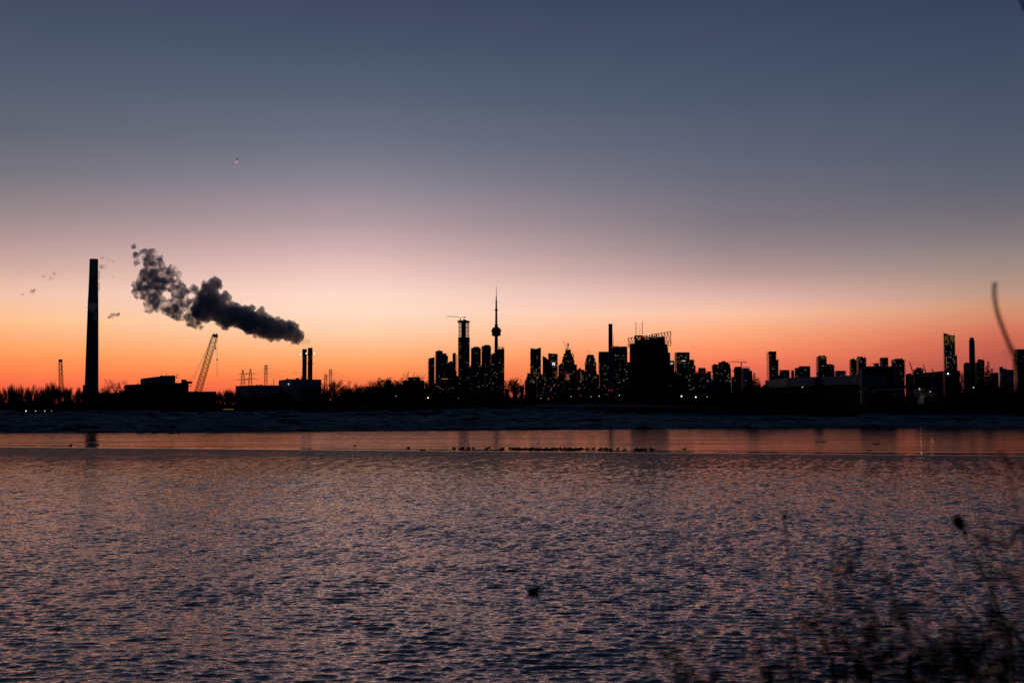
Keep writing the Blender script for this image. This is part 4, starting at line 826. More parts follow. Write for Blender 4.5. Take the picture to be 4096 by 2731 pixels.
for a in (
 ('bright lamp on the left shore, leftmost of the row of low lamps', 103.6, 1643.5, 430, .16, 'lamp'), ('lamp second from left in the low row on the left shore', 143, 1643, 432, .11, 'lamp'), ('lamp third from left in the low row on the left shore', 178.6, 1643.5, 434, .11, 'lamp'), ('faint small lamp at the right end of the low row on the left shore', 206, 1643, 436, .09, 'lampd'),
 ('bright lamp on a pole just left of the tallest chimney base', 304, 1624, 470, .16, 'lamp'), ('tiny lamp below the black hall', 484, 1621, 480, .08, 'lampd'),
 ('small lamp among the trees left of the apartment block', 1584, 1583.5, 480, .11, 'lampd'),
 ('warm bright lamp right of the black framed block', 2726, 1584, 470, .24, 'lamp'), ('white bright lamp further right of the black framed block', 2783, 1587.5, 470, .2, 'lampc'), ('faint lamp left of the small conifers', 2828, 1587, 475, .1, 'lampd'),
 ('small lamp at the foot of the spiral chimney', 3894, 1549.5, 500, .17, 'lamp'), ('bright lamp between the leaning cranes', 3707.5, 1514, 700, .3, 'lamp'),
 ('small lamp below the bluish block by the horned tower', 2163, 1592.5, 470, .1, 'lampd'), ('small lamp right of the small red lights', 2284, 1585.5, 470, .1, 'lampd'), ('small lamp below the four-stepped tower', 2364, 1586.5, 470, .1, 'lampd'), ('white lamp left of the thin dark chimney foot', 2397, 1583.5, 470, .13, 'lampd'), ('white lamp right of the thin dark chimney foot', 2477.5, 1580, 470, .14, 'lampd'), ('tiny lamp on the far side of the snowbank near centre', 1833, 1591.5, 500, .07, 'lampd'), ('pair lamp below the small red lights', 2194, 1596, 470, .08, 'lampd')):
    lamp_point(a[0], *a[1:5], a[5])
for nm, px, py in (('red light, left of two below the horned tower', 2194, 1590), ('red light, right of two below the horned tower', 2209.5, 1590), ('red light below the broad bluish tower', 2464, 1590), ('red light in front of the low block with square windows', 2324, 1585.5)):
    lamp_point(nm, px, py, 475, .09, 'red', name='signal_light', cat='signal light')
# shore pole with a white and a red light
p = P(1708.5, 1592, 368); gz = hz(p.x, 368); t = thing('light_pole', 'tall thin pole on the snowbank with a white and a red light', 'light pole', (p.x, 368, gz))
child(MB().tube((p.x, 368, gz-.4), p, .1, .07, 6), 'pole', 'steel', t); child(MB().tube((p.x-.4, 368, p.z), (p.x+.45, 368, p.z), .05, n=4), 'bracket', 'steel', t)
child(MB().ball((p.x+.3, 367.9, p.z+.1), .16), 'lamp_head', 'lamp', t); child(MB().ball((p.x-.33, 367.9, p.z), .08), 'signal_lamp', 'red', t)
p = P(3516, 1600, 420); t = thing('light_pole', 'thin unlit pole on the snowbank below the big warehouse', 'light pole', (p.x, 420, hz(p.x, 420))); child(MB().tube((p.x, 420, hz(p.x, 420)-.4), p, .09, .06, 6), 'pole', 'steel', t); child(MB().tube(p, (p.x+.8, 420, p.z+.1), .05, n=4), 'bracket', 'steel', t)
t = thing('lit_trailer', 'low trailer with a warm light strip along its roof behind the left snow mounds', 'trailer', (Xp(914, 440), 440, hz(Xp(914, 440), 440)))
gz = t.location.z; child(MB().box(Xp(880, 440), Xp(945, 440), 440, 443, gz+.2, Zp(1634, 440)), 'body', 'dark', t); a = P(914, 1636.5, 439.9); pane(t, a.x, 439.9, a.z, 3.7, .12, 'warm', 'light_strip')
q = MB()
for k in (-2, 2): q.lathe(Xp(912, 440)+k, 441, [(.3, gz), (.3, gz+.3)], 8)
child(q, 'wheels', 'dark', t)
# ---------------------------------------------------------------- trees
def nth(n):
    a = ('first second third fourth fifth sixth seventh eighth ninth tenth eleventh twelfth').split()
    return a[n] if n < 12 else '%d%s' % (n+1, {1: 'st', 2: 'nd', 3: 'rd'}.get((n+1) % 10 if (n+1) % 100 not in (11, 12, 13) else 0, 'th'))
def grow(seed, h=10, spread=.5, nb=5, lean=0, upright=False, depth=4, thick=1.0, rmin=.02):
    r = random.Random(seed); tr = MB(); cr = MB()
    def br(p, d, L, rad, lev):
        seg = 3; q = p; dd = d.copy(); pts = [q]
        for i in range(seg):
            dd = (dd+Vector((r.gauss(0, .13), r.gauss(0, .13), r.gauss(0, .06)+(.10 if upright else .03)))).normalized(); q = q+dd*(L/seg); pts.append(q)
        rs = [rad*(1-.45*i/seg) for i in range(seg+1)]
        for i in range(seg): (tr if lev == 0 else cr).tube(pts[i], pts[i+1], rs[i], rs[i+1], 5 if lev == 0 else 3, False)
        if lev >= depth: return
        n = nb if lev == 0 else (r.choice((3, 4, 4)) if lev < depth-1 else r.choice((3, 4, 5)))
        for k in range(n):
            u = .35+.65*(k+1)/n; i = min(seg-1, int(u*seg)); b = pts[i].lerp(pts[i+1], min(1, u*seg-i))
            a = r.uniform(0, 2*math.pi); sp = (spread*r.uniform(.6, 1.3))*(.55 if upright else 1)
            e = dd.orthogonal().normalized(); e.rotate(Matrix.Rotation(a, 3, dd))
            nd_ = (dd+e*sp*1.3).normalized()
            br(b, nd_, L*r.uniform(.55, .82), max(rad*(.55 if lev == 0 else .6), rmin*thick), lev+1)
    br(Vector((0, 0, 0)), Vector((lean, 0, 1)).normalized(), h*.34, h*.022*thick, 0)
    zmax = max(v[2] for v in cr.v); k = h/zmax
    for m_ in (tr, cr): m_.v = [(a*k, b*k, c_*k) for a, b, c_ in m_.v]
    return tr, cr
def conifer(seed, h=10, w=3.0):
    r = random.Random(seed); tr = MB().tube((0, 0, -.3), (0, 0, h*.97), h*.014, .03, 6); cr = MB()
    n = 26
    for i in range(n):
        u = i/n; z = h*(.1+.88*u); L = w*(1-u)**.85*r.uniform(.7, 1.15)+.15
        for k in range(9 if u < .8 else 6):
            a = r.uniform(0, 6.28); Lk = L*r.uniform(.6, 1.1); d = Vector((math.cos(a), math.sin(a), 0)); s_ = Vector((-d.y, d.x, 0))
            p = Vector((0, 0, z)); e = p+d*Lk+Vector((0, 0, -Lk*.25+.15*r.random())); m_ = p.lerp(e, .5)+Vector((0, 0, .04*h*r.random()))
            for j in range(7):
                t0 = (j+.6)/7; c_ = p.lerp(e, t0)+Vector((0, 0, -.03*h*t0*r.random())); f = Lk*.22*(1.1-t0)+.06
                for sg in (-1, 1):
                    t_ = c_+s_*sg*f+d*f*.6+Vector((0, 0, -f*.5*r.random())); cr.add([c_-d*.05*h*.2, c_+d*.05*h*.2, t_+Vector((0, 0, .03)), t_-Vector((0, 0, f*.45))], [(0, 1, 2, 3)])
            cr.tube(p, e, .03, .012, 3, False)
    return tr, cr
def proto(mbs, mats): 
    out = []
    for (mb, nm), m in zip(mbs, mats):
        me = mb.mesh(nm); me.materials.append(MT[m]); out.append((nm, me))
    return out
PR = {}
for k in range(5): a, b = grow(10+k, 10, .34, 6, 0, True, 4); PR['up%d' % k] = proto(((a, 'trunk'), (b, 'crown')), ('bark', 'twig'))
for k in range(4): a, b = grow(30+k, 10, .6, 7, 0, False, 4 + (k == 1), rmin=.03); PR['round%d' % k] = proto(((a, 'trunk'), (b, 'crown')), ('bark', 'twig'))
for k in range(2): a, b = conifer(50+k, 10, 2.6); PR['con%d' % k] = proto(((a, 'trunk'), (b, 'crown')), ('bark', 'needle'))
def tree(kind, px, ytop, D, label, group=None, name='bare_tree', sx_=1.0, rz=None):
    x = Xp(px, D); gz = hz(x, D)-.2; h = Zp(ytop, D)-gz
    t = thing(name, label, 'tree', (x, D, gz), group); t.rotation_euler = (0, 0, random.uniform(0, 6.28) if rz is None else rz)
    for nm, me in PR[kind]:
        o = bpy.data.objects.new(nm, me); link(o, t); o.scale = (h/10*sx_, h/10*sx_, h/10)
    return t
rt = random.Random(12)
def tops(prof, x):
    return float(np.interp(x, [p[0] for p in prof], [p[1] for p in prof]))
Lp = [(-120, 1545), (30, 1548), (60, 1530), (140, 1545), (215, 1522), (235, 1535), (300, 1550), (340, 1550)]
for i in range(74):
    px = -60+i*5.6+rt.uniform(-2.5, 2.5)
    if px > 350: break
    tree('up%d' % rt.randrange(5), px, tops(Lp, px)+rt.uniform(-10, 18), rt.uniform(470, 620), nth(i)+' upright bare tree, counted rightwards, in the ragged row left of the tallest chimney', 'upright bare trees left of the tallest chimney', sx_=.8)
for px, yt, k, lab in ((429, 1528, 'round2', 'small round bare tree just right of the tallest chimney'), (478, 1511, 'round0', 'spreading bare tree leaning over the left end of the black hall'), (512, 1517, 'round3', 'lower bare tree touching the left end of the black hall')): tree(k, px, yt, 700 if px < 500 else 760, lab)
for i in range(8): tree('up%d' % rt.randrange(5), 398+i*8, 1556+rt.uniform(-8, 8), 600, nth(i)+' low bare sapling to the right of the tallest chimney foot', 'saplings right of the tallest chimney')
for i in range(15): tree('up%d' % rt.randrange(5), 862+i*5.6, 1562-10*math.exp(-((i-8)/4)**2)+rt.uniform(-6, 8), rt.uniform(560, 640), nth(i)+' bare tree from the left between the black hall and power plant', 'bare trees between the black hall and the power plant')
for i in range(26): tree('up%d' % rt.randrange(5), 975+i*8.0, 1568+rt.uniform(-12, 12), rt.uniform(560, 660), nth(i)+' low bare tree from the left before the grey power plant walls', 'low bare trees in front of the power plant', sx_=1.3)
tree('round1', 1262, 1534, 650, 'dense dark bare tree against the right end of the power plant', sx_=.9)
for px, yt, k, d, lab in ((1350, 1513, 'round1', 620, 'big spreading bare tree right of the pylons beyond the power plant'), (1300, 1530, 'round2', 640, 'thin bare tree at the foot of the two right-hand pylons'), (1385, 1530, 'round3', 640, 'leaning bare tree right of the big spreading one by the pylons'), (1412, 1522, 'round0', 600, 'bare tree with dense twigs left of the long low building'), (1455, 1526, 'round2', 620, 'bushy bare tree at the left end of the long low building'),
   (1500, 1512, 'round0', 640, 'wide bare tree behind the left half of the long low building'), (1548, 1500, 'round1', 660, 'tallest bare tree behind the long low building'), (1582, 1512, 'round3', 650, 'bare tree at the right end of the long low building'), (1650, 1484, 'round0', 680, 'tall bare tree behind the apartment block rooftop'), (1683, 1500, 'round2', 690, 'bare tree between the apartment block and the downtown towers'), (1622, 1512, 'round1', 670, 'low bare tree at the left of the apartment block'), (1713, 1504, 'round3', 690, 'bare tree in front of the slim slab tower'),
   (2058, 1505, 'round1', 660, 'round bare tree standing alone right of the needle tower'), (2078, 1517, 'round0', 670, 'lower bare tree beside the lone round one'), (3850, 1462, 'round2', 520, 'dark leafless tree left of the spiral chimney'), (3868, 1490, 'round0', 530, 'bushy tree at the left foot of the spiral chimney')):
    tree(k, px, yt, d, lab, sx_=1.15 if d > 800 else 1)
for i in range(11): tree('round%d' % (i % 4), 1425+i*28+rt.uniform(-6, 6), 1536+rt.uniform(-6, 10), 560+i*4, nth(i)+' rounded bare tree from the left in front of the low buildings', 'rounded bare trees before the low buildings', sx_=1.25)
for i in range(22): tree('up%d' % rt.randrange(5), 1290+i*9, 1556+rt.uniform(-12, 8), rt.uniform(560, 700), nth(i)+' low bare tree from the left in the thicket right of the power plant', 'thicket trees right of the power plant', sx_=1.4)
for i in range(40): tree('up%d' % rt.randrange(5), 1480+i*31+rt.uniform(-8, 8), 1574+rt.uniform(-10, 8), rt.uniform(520, 640), nth(i)+' low bare tree from the left in the dark belt below the downtown towers', 'dark tree belt below downtown', sx_=1.8)
for px, yt, k, s_, lab in ((3017, 1484, 'con0', .9, 'pointed conifer left of the tall balconied tower, tallest of three'), (3001, 1494, 'con1', 1.2, 'dark conifer just left of the tallest of three'), (3032, 1505, 'con1', 1.0, 'short conifer on the right of the three'), (3273, 1482, 'con0', 1.15, 'dark conifer standing against the long shed roof'), (3953, 1437, 'con1', .75, 'pointed conifer right of the spiral chimney'), (3968, 1466, 'con0', .8, 'shorter conifer beside the pointed one right of the spiral chimney'), (3938, 1478, 'con0', 1.1, 'broad dark conifer at the left of the pointed one')):
    tree(k, px, yt, 500 if px < 3500 else 540, lab, name='conifer', sx_=s_*1.25)
# brush: dense low growth along the top of the bank
def brush(label, prof, D, seed, n=9000, name='brush'):
    r = np.random.default_rng(seed); xs_ = [p[0] for p in prof]; ys_ = [p[1] for p in prof]
    x0, x1 = Xp(xs_[0], D), Xp(xs_[-1], D); V = []; Fc = []
    # lumpy bank of growth
    m_ = int((x1-x0)/1.0)+2; gx = np.linspace(x0, x1, m_); px = gx/D*F*CP+2048; top = np.array([Zp(np.interp(p, xs_, ys_), D) for p in px])-GZ
    rows = 9
    th = np.linspace(0, math.pi, rows)
    GX, TH = np.meshgrid(gx, th); amp = .82+.5*vnoise(GX+900, TH*6+30, 3.5, seed)+.3*vnoise(GX+900, TH*9+30, 1.3, seed+1)
    Zb = GZ-1+(top[None, :]+1)*np.sin(TH)*amp*.92; Yb = D+9*(-np.cos(TH))+2*vnoise(GX+900, TH*9+90, 3, seed+2)
    B = np.stack([GX, Yb, Zb], -1).reshape(-1, 3); FB = gridf(m_, rows)
    # upright stems and twigs above it, as thin three-sided slivers
    sxp = r.uniform(x0, x1, n); sy = D+r.uniform(-8, 8, n); tp = np.interp(sxp/D*F*CP+2048, xs_, ys_); zt = np.array([Zp(q, D) for q in tp])
    hgt = (zt-GZ)*r.uniform(.75, 1.16, n); b = np.stack([sxp, sy, np.full(n, GZ)], -1); ln = r.normal(0, .16, (n, 2)); t_ = b+np.stack([ln[:, 0]*hgt, ln[:, 1]*hgt, hgt], -1)
    wd = r.uniform(.02, .055, n)
    vs = []
    for a in (0, 2.09, 4.19): vs.append(b+np.stack([np.cos(a)*wd, np.sin(a)*wd, 0*wd], -1))
    vs.append(t_); SV = np.stack(vs, 1).reshape(-1, 3); k = np.arange(n)*4+len(B)
    FS = np.concatenate([np.stack([k+i, k+(i+1) % 3, k+3, k+3], -1) for i in range(3)])
    me = bpy.data.meshes.new(name); AV = np.concatenate([B, SV])
    tri = np.concatenate([np.stack([k+i, k+(i+1) % 3, k+3], -1) for i in range(3)])
    me.vertices.add(len(AV)); me.vertices.foreach_set('co', AV.astype('f').ravel())
    lp_ = np.concatenate([FB.ravel(), tri.ravel()]).astype('i'); st = np.concatenate([np.arange(len(FB))*4, len(FB)*4+np.arange(len(tri))*3]).astype('i')
    me.loops.add(len(lp_)); me.loops.foreach_set('vertex_index', lp_); me.polygons.add(len(st)); me.polygons.foreach_set('loop_start', st); me.update(calc_edges=True)
    me.materials.append(MT['brush']); o = bpy.data.objects.new(name, me); link(o); tag(o, label, 'brush', None, 'stuff'); return o
brush('dark brush along the bank top from the left edge to the black hall', [(-500, 1592), (0, 1590), (200, 1586), (340, 1594), (500, 1600), (800, 1606)], 455, 61, 9000)
brush('dark brush along the bank top from the black hall to the apartment block', [(740, 1608), (900, 1602), (1100, 1600), (1290, 1590), (1400, 1580), (1700, 1586)], 530, 62, 9000)
brush('dark brush below the downtown towers', [(1640, 1588), (1900, 1590), (2150, 1592), (2300, 1588), (2450, 1590), (2700, 1584)], 520, 63, 8000)
brush('black brush between the framed block and the long shed', [(2640, 1590), (2760, 1572), (2900, 1548), (2990, 1530), (3050, 1534), (3100, 1530), (3200, 1555), (3300, 1592), (3400, 1596)], 505, 64, 7000)
brush('black brush at the foot of the gabled building and spiral chimney', [(3760, 1590), (3800, 1560), (3860, 1530), (3960, 1520), (4050, 1522), (4500, 1516)], 500, 65, 8000)
brush('low scrub on the bank in front of the warehouse and canopy', [(3200, 1612), (3400, 1606), (3600, 1606), (3800, 1604), (4500, 1600)], 470, 66, 5000)
brush('low scrub behind the snow mounds below the downtown towers', [(1500, 1632), (1750, 1622), (2000, 1618), (2300, 1620), (2700, 1618), (3100, 1612), (3400, 1610)], 450, 67, 9000)
brush('far low tree line closing the horizon behind the near sheds and brush', [(700, 1606), (1200, 1600), (1700, 1578), (2600, 1576), (3100, 1570), (3600, 1575), (3750, 1560), (4500, 1560)], 840, 68, 9000)
# fences on the snowbank
def fence(label, px0, px1, D, n, h=1.3):
    x0, x1 = Xp(px0, D), Xp(px1, D); t = thing('wire_fence', label, 'fence', (x0, D, hz(x0, D))); q = MB(); pts = []
    for k in range(n):
        x = x0+(x1-x0)*k/(n-1); z = hz(x, D); child(MB().tube((x, D, z-.3), (x, D, z+h), .04, n=5), 'post', 'steel', t); pts.append(Vector((x, D, z)))
    for f in (.35, .65, .95): q.path([p+Vector((0, 0, h*f)) for p in pts], .012, 3)
    child(q, 'wires', 'wire', t)
fence('thin wire fence on the snow below the apartment block', 1310, 1700, 405, 18)
fence('thin wire fence on the snow left of centre below the downtown towers', 1740, 1990, 425, 12)
fence('wire fence on the snowbank below the warehouse', 3530, 4000, 455, 20, 1.8)
for nm, px, D in (('flat sign on two posts on the snow below the long low building', 1448, 410), ('flat sign on two posts on the snow right of the power plant', 1333, 412)):
    x = Xp(px, D); z = hz(x, D); t = thing('sign_board', nm, 'sign', (x, D, z)); [child(MB().tube((x+k, D, z-.3), (x+k, D, z+2), .05, n=4), 'post', 'steel', t) for k in (-.5, .5)]
    child(MB().box(x-.9, x+.9, D-.05, D, z+1.5, z+2.1), 'board', 'shed', t)
# ---------------------------------------------------------------- birds
def sweep(pts, n=10):
    mb = MB(); vs = []; m_ = len(pts)
    for i, (x, z, w, h) in enumerate(pts):
        a = pts[max(i-1, 0)]; b = pts[min(i+1, m_-1)]; d = Vector((b[0]-a[0], 0, b[1]-a[1])).normalized(); up = Vector((-d.z, 0, d.x))
        for k in range(n):
            t = 2*math.pi*k/n; vs.append(Vector((x, 0, z))+Vector((0, 1, 0))*w*math.cos(t)+up*h*math.sin(t))
    fs = [(i*n+k, i*n+(k+1) % n, (i+1)*n+(k+1) % n, (i+1)*n+k) for i in range(m_-1) for k in range(n)]+[tuple(range(n))[::-1], tuple(range((m_-1)*n, m_*n))]
    return mb.add(vs, fs)
BD = dict(
 swim=[(-.30, .07, .01, .008), (-.25, .06, .05, .025), (-.17, .05, .10, .06), (-.06, .05, .13, .10), (.06, .05, .13, .105), (.13, .07, .11, .10), (.17, .11, .08, .085), (.18, .15, .065, .07), (.19, .19, .06, .062), (.215, .215, .055, .055), (.25, .21, .03, .03), (.28, .20, .014, .01), (.32, .195, .01, .005)],
 rest=[(-.30, .10, .01, .008), (-.25, .09, .05, .025), (-.16, .08, .10, .06), (-.05, .08, .13, .095), (.06, .085, .13, .10), (.13, .11, .09, .08), (.15, .15, .055, .055), (.13, .185, .05, .045), (.09, .19, .03, .025), (.05, .18, .012, .01)],
 stand=[(-.30, .16, .01, .01), (-.22, .18, .05, .03), (-.12, .21, .09, .07), (0, .25, .11, .09), (.09, .30, .09, .08), (.12, .37, .05, .05), (.13, .42, .045, .045), (.16, .45, .045, .042), (.20, .45, .02, .02), (.25, .44, .01, .006)])
BM = {k: sweep(v).mesh('bird_body') for k, v in BD.items()}
for me in BM.values(): me.materials.append(MT['bird']); me.polygons.foreach_set('use_smooth', [True]*len(me.polygons))
def bird(kind, px, py, D, label, group=None, flip=False, s=1., z=None, name='duck', yaw=0):
    x = Xp(px, D); z = .05 if z is None else z
    o = bpy.data.objects.new(name, BM[kind]); link(o); o.location = (x, D, z); o.scale = (s, s, s); o.rotation_euler = (0, 0, (math.pi if flip else 0)+yaw); tag(o, label, 'bird', group)
    if kind == 'stand':
        q = MB().tube((0, .03, .0), (.0, .03, .2), .008, n=4).tube((0, -.03, .0), (.0, -.03, .2), .008, n=4); l = bpy.data.objects.new('leg', q.mesh('leg')); l.data.materials.append(MT['bird']); link(l, o)
    return o
rb = random.Random(4)
def Dice(px):
    D = 165
    for _ in range(6): D = Eice(Xp(px, D))
    return float(D)
row = [1817, 1845, 1852, 1875, 1894, 2006, 2012, 2039, 2050, 2058, 2066, 2073, 2083, 2091, 2099, 2108, 2119, 2127, 2135, 2143, 2151, 2159, 2168, 2176, 2184, 2192, 2202, 2209, 2217, 2225, 2236, 2246, 2258, 2268, 2276, 2286, 2294, 2303, 2309, 2316, 2323, 2331, 2345, 2353, 2372, 2395, 2402, 2417, 2430, 2442, 2497, 2541, 2550, 2557, 2565, 2574, 2580, 2601, 2610]
for i, px in enumerate(row):
    D = Dice(px)+rb.choice((.8, 1.4, 2.2, 3.2, 4.5)); k = rb.choice(('swim', 'rest', 'rest', 'swim'))
    bird(k, px, 0, D, nth(i)+' dark duck from the left in the long row along the ice edge', 'ducks in a row on the ice edge', rb.random() < .3, rb.uniform(.95, 1.3), .02, yaw=rb.uniform(-.5, .5))
for px, k, lab, dd in ((287, 'swim', 'lone dark bird on the ice edge below the tallest chimney', 1.2), (1421, 'stand', 'single bird standing on the ice edge left of the light pole', 2), (1635, 'rest', 'single bird sitting on the ice edge, nearest left of the light pole reflection', 2), (1946, 'rest', 'lone bird just left of the start of the crowded row', .6), (1955, 'swim', 'lone bird set further back just left of the crowded row', 6), (2470, 'rest', 'lone bird in the sparse right part of the row', 5), (2735, 'swim', 'lone bird on the ice far right of the crowded row', 6)):
    bird(k, px, 0, Dice(px)+dd, lab, None, False, 1.1, .02)
for px, lab in ((1687, 'left of two birds low on the water below the light pole'), (1698, 'right of two birds low on the water below the light pole')): bird('rest', px, 0, Dice(px)-6, lab, None, False, 1.0, -.02)
o = bird('swim', 2131, 0, 35.0, 'nearest dark duck swimming alone on the open water', None, False, 0.62, 0)
nd_y = 5*F*CP/ (2362-1645.5); o.location = (Xp(2132, nd_y, 2360), nd_y, .02)
# chunks of ice on the far ice
rc = random.Random(9)
def chunk(px, py, label, s):
    D = HC*F/(py-1645.5); x = Xp(px, D); q = MB(); n = 7
    pts = [(x+s*math.cos(6.28*k/n)*rc.uniform(.7, 1.2), D+s*.6*math.sin(6.28*k/n)) for k in range(n)]
    q.prism(pts, .0, [.05+s*rc.uniform(.1, .32) for _ in range(n)]); o = q.build('ice_chunk', ICEM); tag(o, label, 'ice', None); return o
ICEM = mat('chunk_ice', (.3, .36, .42), .5, .4)
for px, py, s, lab in ((690, 1733, 1.2, 'dark ice block at the shore below the power plant annex'), (710, 1732.5, .8, 'small ice block beside the dark one at the shore'), (562, 1734, 1.0, 'ice block at the shore below the black hall'), (620, 1733, .6, 'small ice block between two larger ones at the left shore'), (3500, 1777, .6, 'ice lump on the right part of the ice sheet'), (3475, 1802, .35, 'pale block near the right ice edge'), (3290, 1768, .5, 'flat ice ridge left of the lump on the right'), (3265, 1767, .4, 'second flat ice ridge on the right part of the ice'), (380, 1779, .7, 'pale ice sliver below the tallest chimney reflection')): chunk(px, py, lab, s)
# ---------------------------------------------------------------- steam and smoke
def smokemat(name, dens, cola, ns, lo, hi, xr=None, g=.3, det=5):
    m = bpy.data.materials.new(name); m.use_nodes = True; t = m.node_tree; t.nodes.clear()
    pv = N('ShaderNodeVolumePrincipled', t); out = N('ShaderNodeOutputMaterial', t); t.links.new(pv.outputs[0], out.inputs['Volume'])
    pv.inputs['Color'].default_value = (*cola, 1); pv.inputs['Anisotropy'].default_value = g
    tcn = N('ShaderNodeTexCoord', t); nn = N('ShaderNodeTexNoise', t); nn.inputs['Scale'].default_value = ns; nn.inputs['Detail'].default_value = det; nn.inputs['Roughness'].default_value = .6
    t.links.new(tcn.outputs['Object'], nn.inputs['Vector'])
    if xr:
        sp = N('ShaderNodeSeparateXYZ', t); t.links.new(tcn.outputs['Object'], sp.inputs[0])
        u = mr(sp.outputs[0], xr[0], xr[1], 0, 1, tree=t)
        f = M('ADD', nn.outputs[0], mr(u, 0, 1, 0, xr[2], tree=t), tree=t)
        d = mr(f, lo, hi, 0, 1, True, tree=t); d = M('MULTIPLY', d, mr(u, 0, 1, dens*xr[3], dens, tree=t), tree=t)
    else: d = M('MULTIPLY', mr(nn.outputs[0], lo, hi, 0, 1, True, tree=t), dens, tree=t)
    t.links.new(d, pv.inputs['Density']); return m
tex = bpy.data.textures.new('billow', 'CLOUDS'); tex.noise_scale = 9; tex.noise_depth = 5
tex2 = bpy.data.textures.new('wisp', 'CLOUDS'); tex2.noise_scale = 3.5; tex2.noise_depth = 4
def puff(name, label, blobs, D, m, vox=1.3, disp=7, seed=1, tx=None, sub=7, cat='smoke', grow=1.0):
    r = random.Random(seed); q = MB(); s = D/F
    c0 = P(blobs[0][0], blobs[0][1], D)
    for x, y, rad in blobs:
        c = P(x, y, D); R_ = rad*s*grow; c.y += r.uniform(-.4, .4)*R_
        q.ball(c-c0, (R_*.92, R_*.95, R_*.92), 14)
        for k in range(sub):
            a = r.uniform(0, 6.28); b = r.uniform(-1, 1); cc = c+Vector((math.cos(a)*math.cos(b)*R_*.75, math.sin(b)*R_*.75, math.sin(a)*math.cos(b)*R_*.75)); q.ball(cc-c0, R_*r.uniform(.28, .45), 10)
    me = q.mesh(name); me.materials.append(m); o = bpy.data.objects.new(name, me); link(o); o.location = c0; tag(o, label, cat, None, 'stuff')
    md = o.modifiers.new('union', 'REMESH'); md.mode = 'VOXEL'; md.voxel_size = vox; md.use_smooth_shade = True
    dm = o.modifiers.new('billow', 'DISPLACE'); dm.texture = tx or tex; dm.strength = disp; dm.mid_level = .55; dm.texture_coords = 'LOCAL'
    d2 = o.modifiers.new('curl', 'DISPLACE'); d2.texture = tex2; d2.strength = disp*.55; d2.mid_level = .5; d2.texture_coords = 'LOCAL'
    m3 = o.modifiers.new('clean', 'REMESH'); m3.mode = 'VOXEL'; m3.voxel_size = vox*.9; m3.use_smooth_shade = True
    dg = bpy.context.evaluated_depsgraph_get(); ev_ = bpy.data.meshes.new_from_object(o.evaluated_get(dg)); o.modifiers.clear(); o.data = ev_; ev_.name = name
    return o
zp = lambda L_: [(450+a/1.96, 930+b/1.96, c_/1.96) for a, b, c_ in L_]
dense_ = zp([(740, 520, 62), (700, 570, 62), (665, 610, 56), (720, 480, 50), (1470, 820, 38), (1430, 800, 62), (1370, 770, 78), (1300, 765, 84), (1230, 750, 88), (1170, 720, 90), (1100, 710, 92), (1040, 680, 92), (980, 660, 86), (925, 620, 70), (890, 670, 78), (830, 620, 90), (770, 570, 92), (710, 620, 80), (800, 400, 55), (740, 460, 62), (780, 480, 60), (880, 510, 48), (1040, 600, 34), (1085, 600, 34), (1165, 610, 28), (1190, 650, 34), (1330, 700, 26), (1380, 712, 28), (1438, 735, 30), (1240, 680, 32), (1130, 800, 30), (1480, 780, 22), (680, 690, 34), (1420, 850, 26), (1300, 830, 28), (920, 560, 30)])
thin_ = zp([(640, 640, 55), (660, 560, 50), (620, 600, 45), (600, 700, 36), (540, 660, 34), (560, 560, 50), (530, 480, 62), (470, 600, 66), (440, 580, 50), (500, 420, 50), (450, 400, 58), (470, 300, 42), (505, 335, 30), (400, 330, 60), (330, 310, 66), (310, 390, 88), (360, 400, 60), (240, 420, 50), (200, 470, 42), (185, 410, 30), (230, 480, 36), (330, 500, 58), (290, 550, 48), (380, 560, 50), (420, 570, 46), (280, 600, 30), (350, 590, 34), (260, 170, 40), (315, 170, 38), (370, 205, 30), (290, 240, 40), (380, 250, 28), (185, 180, 26), (195, 230, 24), (170, 110, 18), (255, 320, 42), (690, 500, 40), (640, 450, 34), (720, 400, 30), (650, 720, 30), (690, 740, 22)])
dx0 = P(450+1470/1.96, 1350, 2050).x; span = lambda a: Xp(450+a/1.96, 2050)-dx0
puff('smoke', 'dense dark steam plume streaming left from the twin stacks', dense_, 2050, smokemat('plume_dense', .18, (.80, .89, .98), .13, .38, .62, (span(560), span(900), .16, .8), g=.5, det=9), 1.0, 9, 2, grow=1.12)
t0 = P(*thin_[0][:2], 2050).x
puff('smoke', 'ragged thinning end of the dark steam plume at its upper left', thin_, 2058, smokemat('plume_thin', .24, (.70, .82, .98), .085, .39, .61, g=.5, det=9), 1.3, 11, 3, grow=1.28)
puff('smoke', 'pale wisps at the mouths of the twin stacks', zp([(1500, 860, 26), (1525, 840, 24), (1545, 865, 20), (1470, 880, 16), (1520, 885, 12)]), 2030, smokemat('mouth_wisp', .10, (.5, .5, .5), .2, .45, .7), .8, 4, 4, tex2)
cz = lambda L_: [(a/1.96, 930+b/1.96, c_/1.96) for a, b, c_ in L_]
wm = smokemat('wisp', .16, (.4, .45, .55), .12, .5, .68)
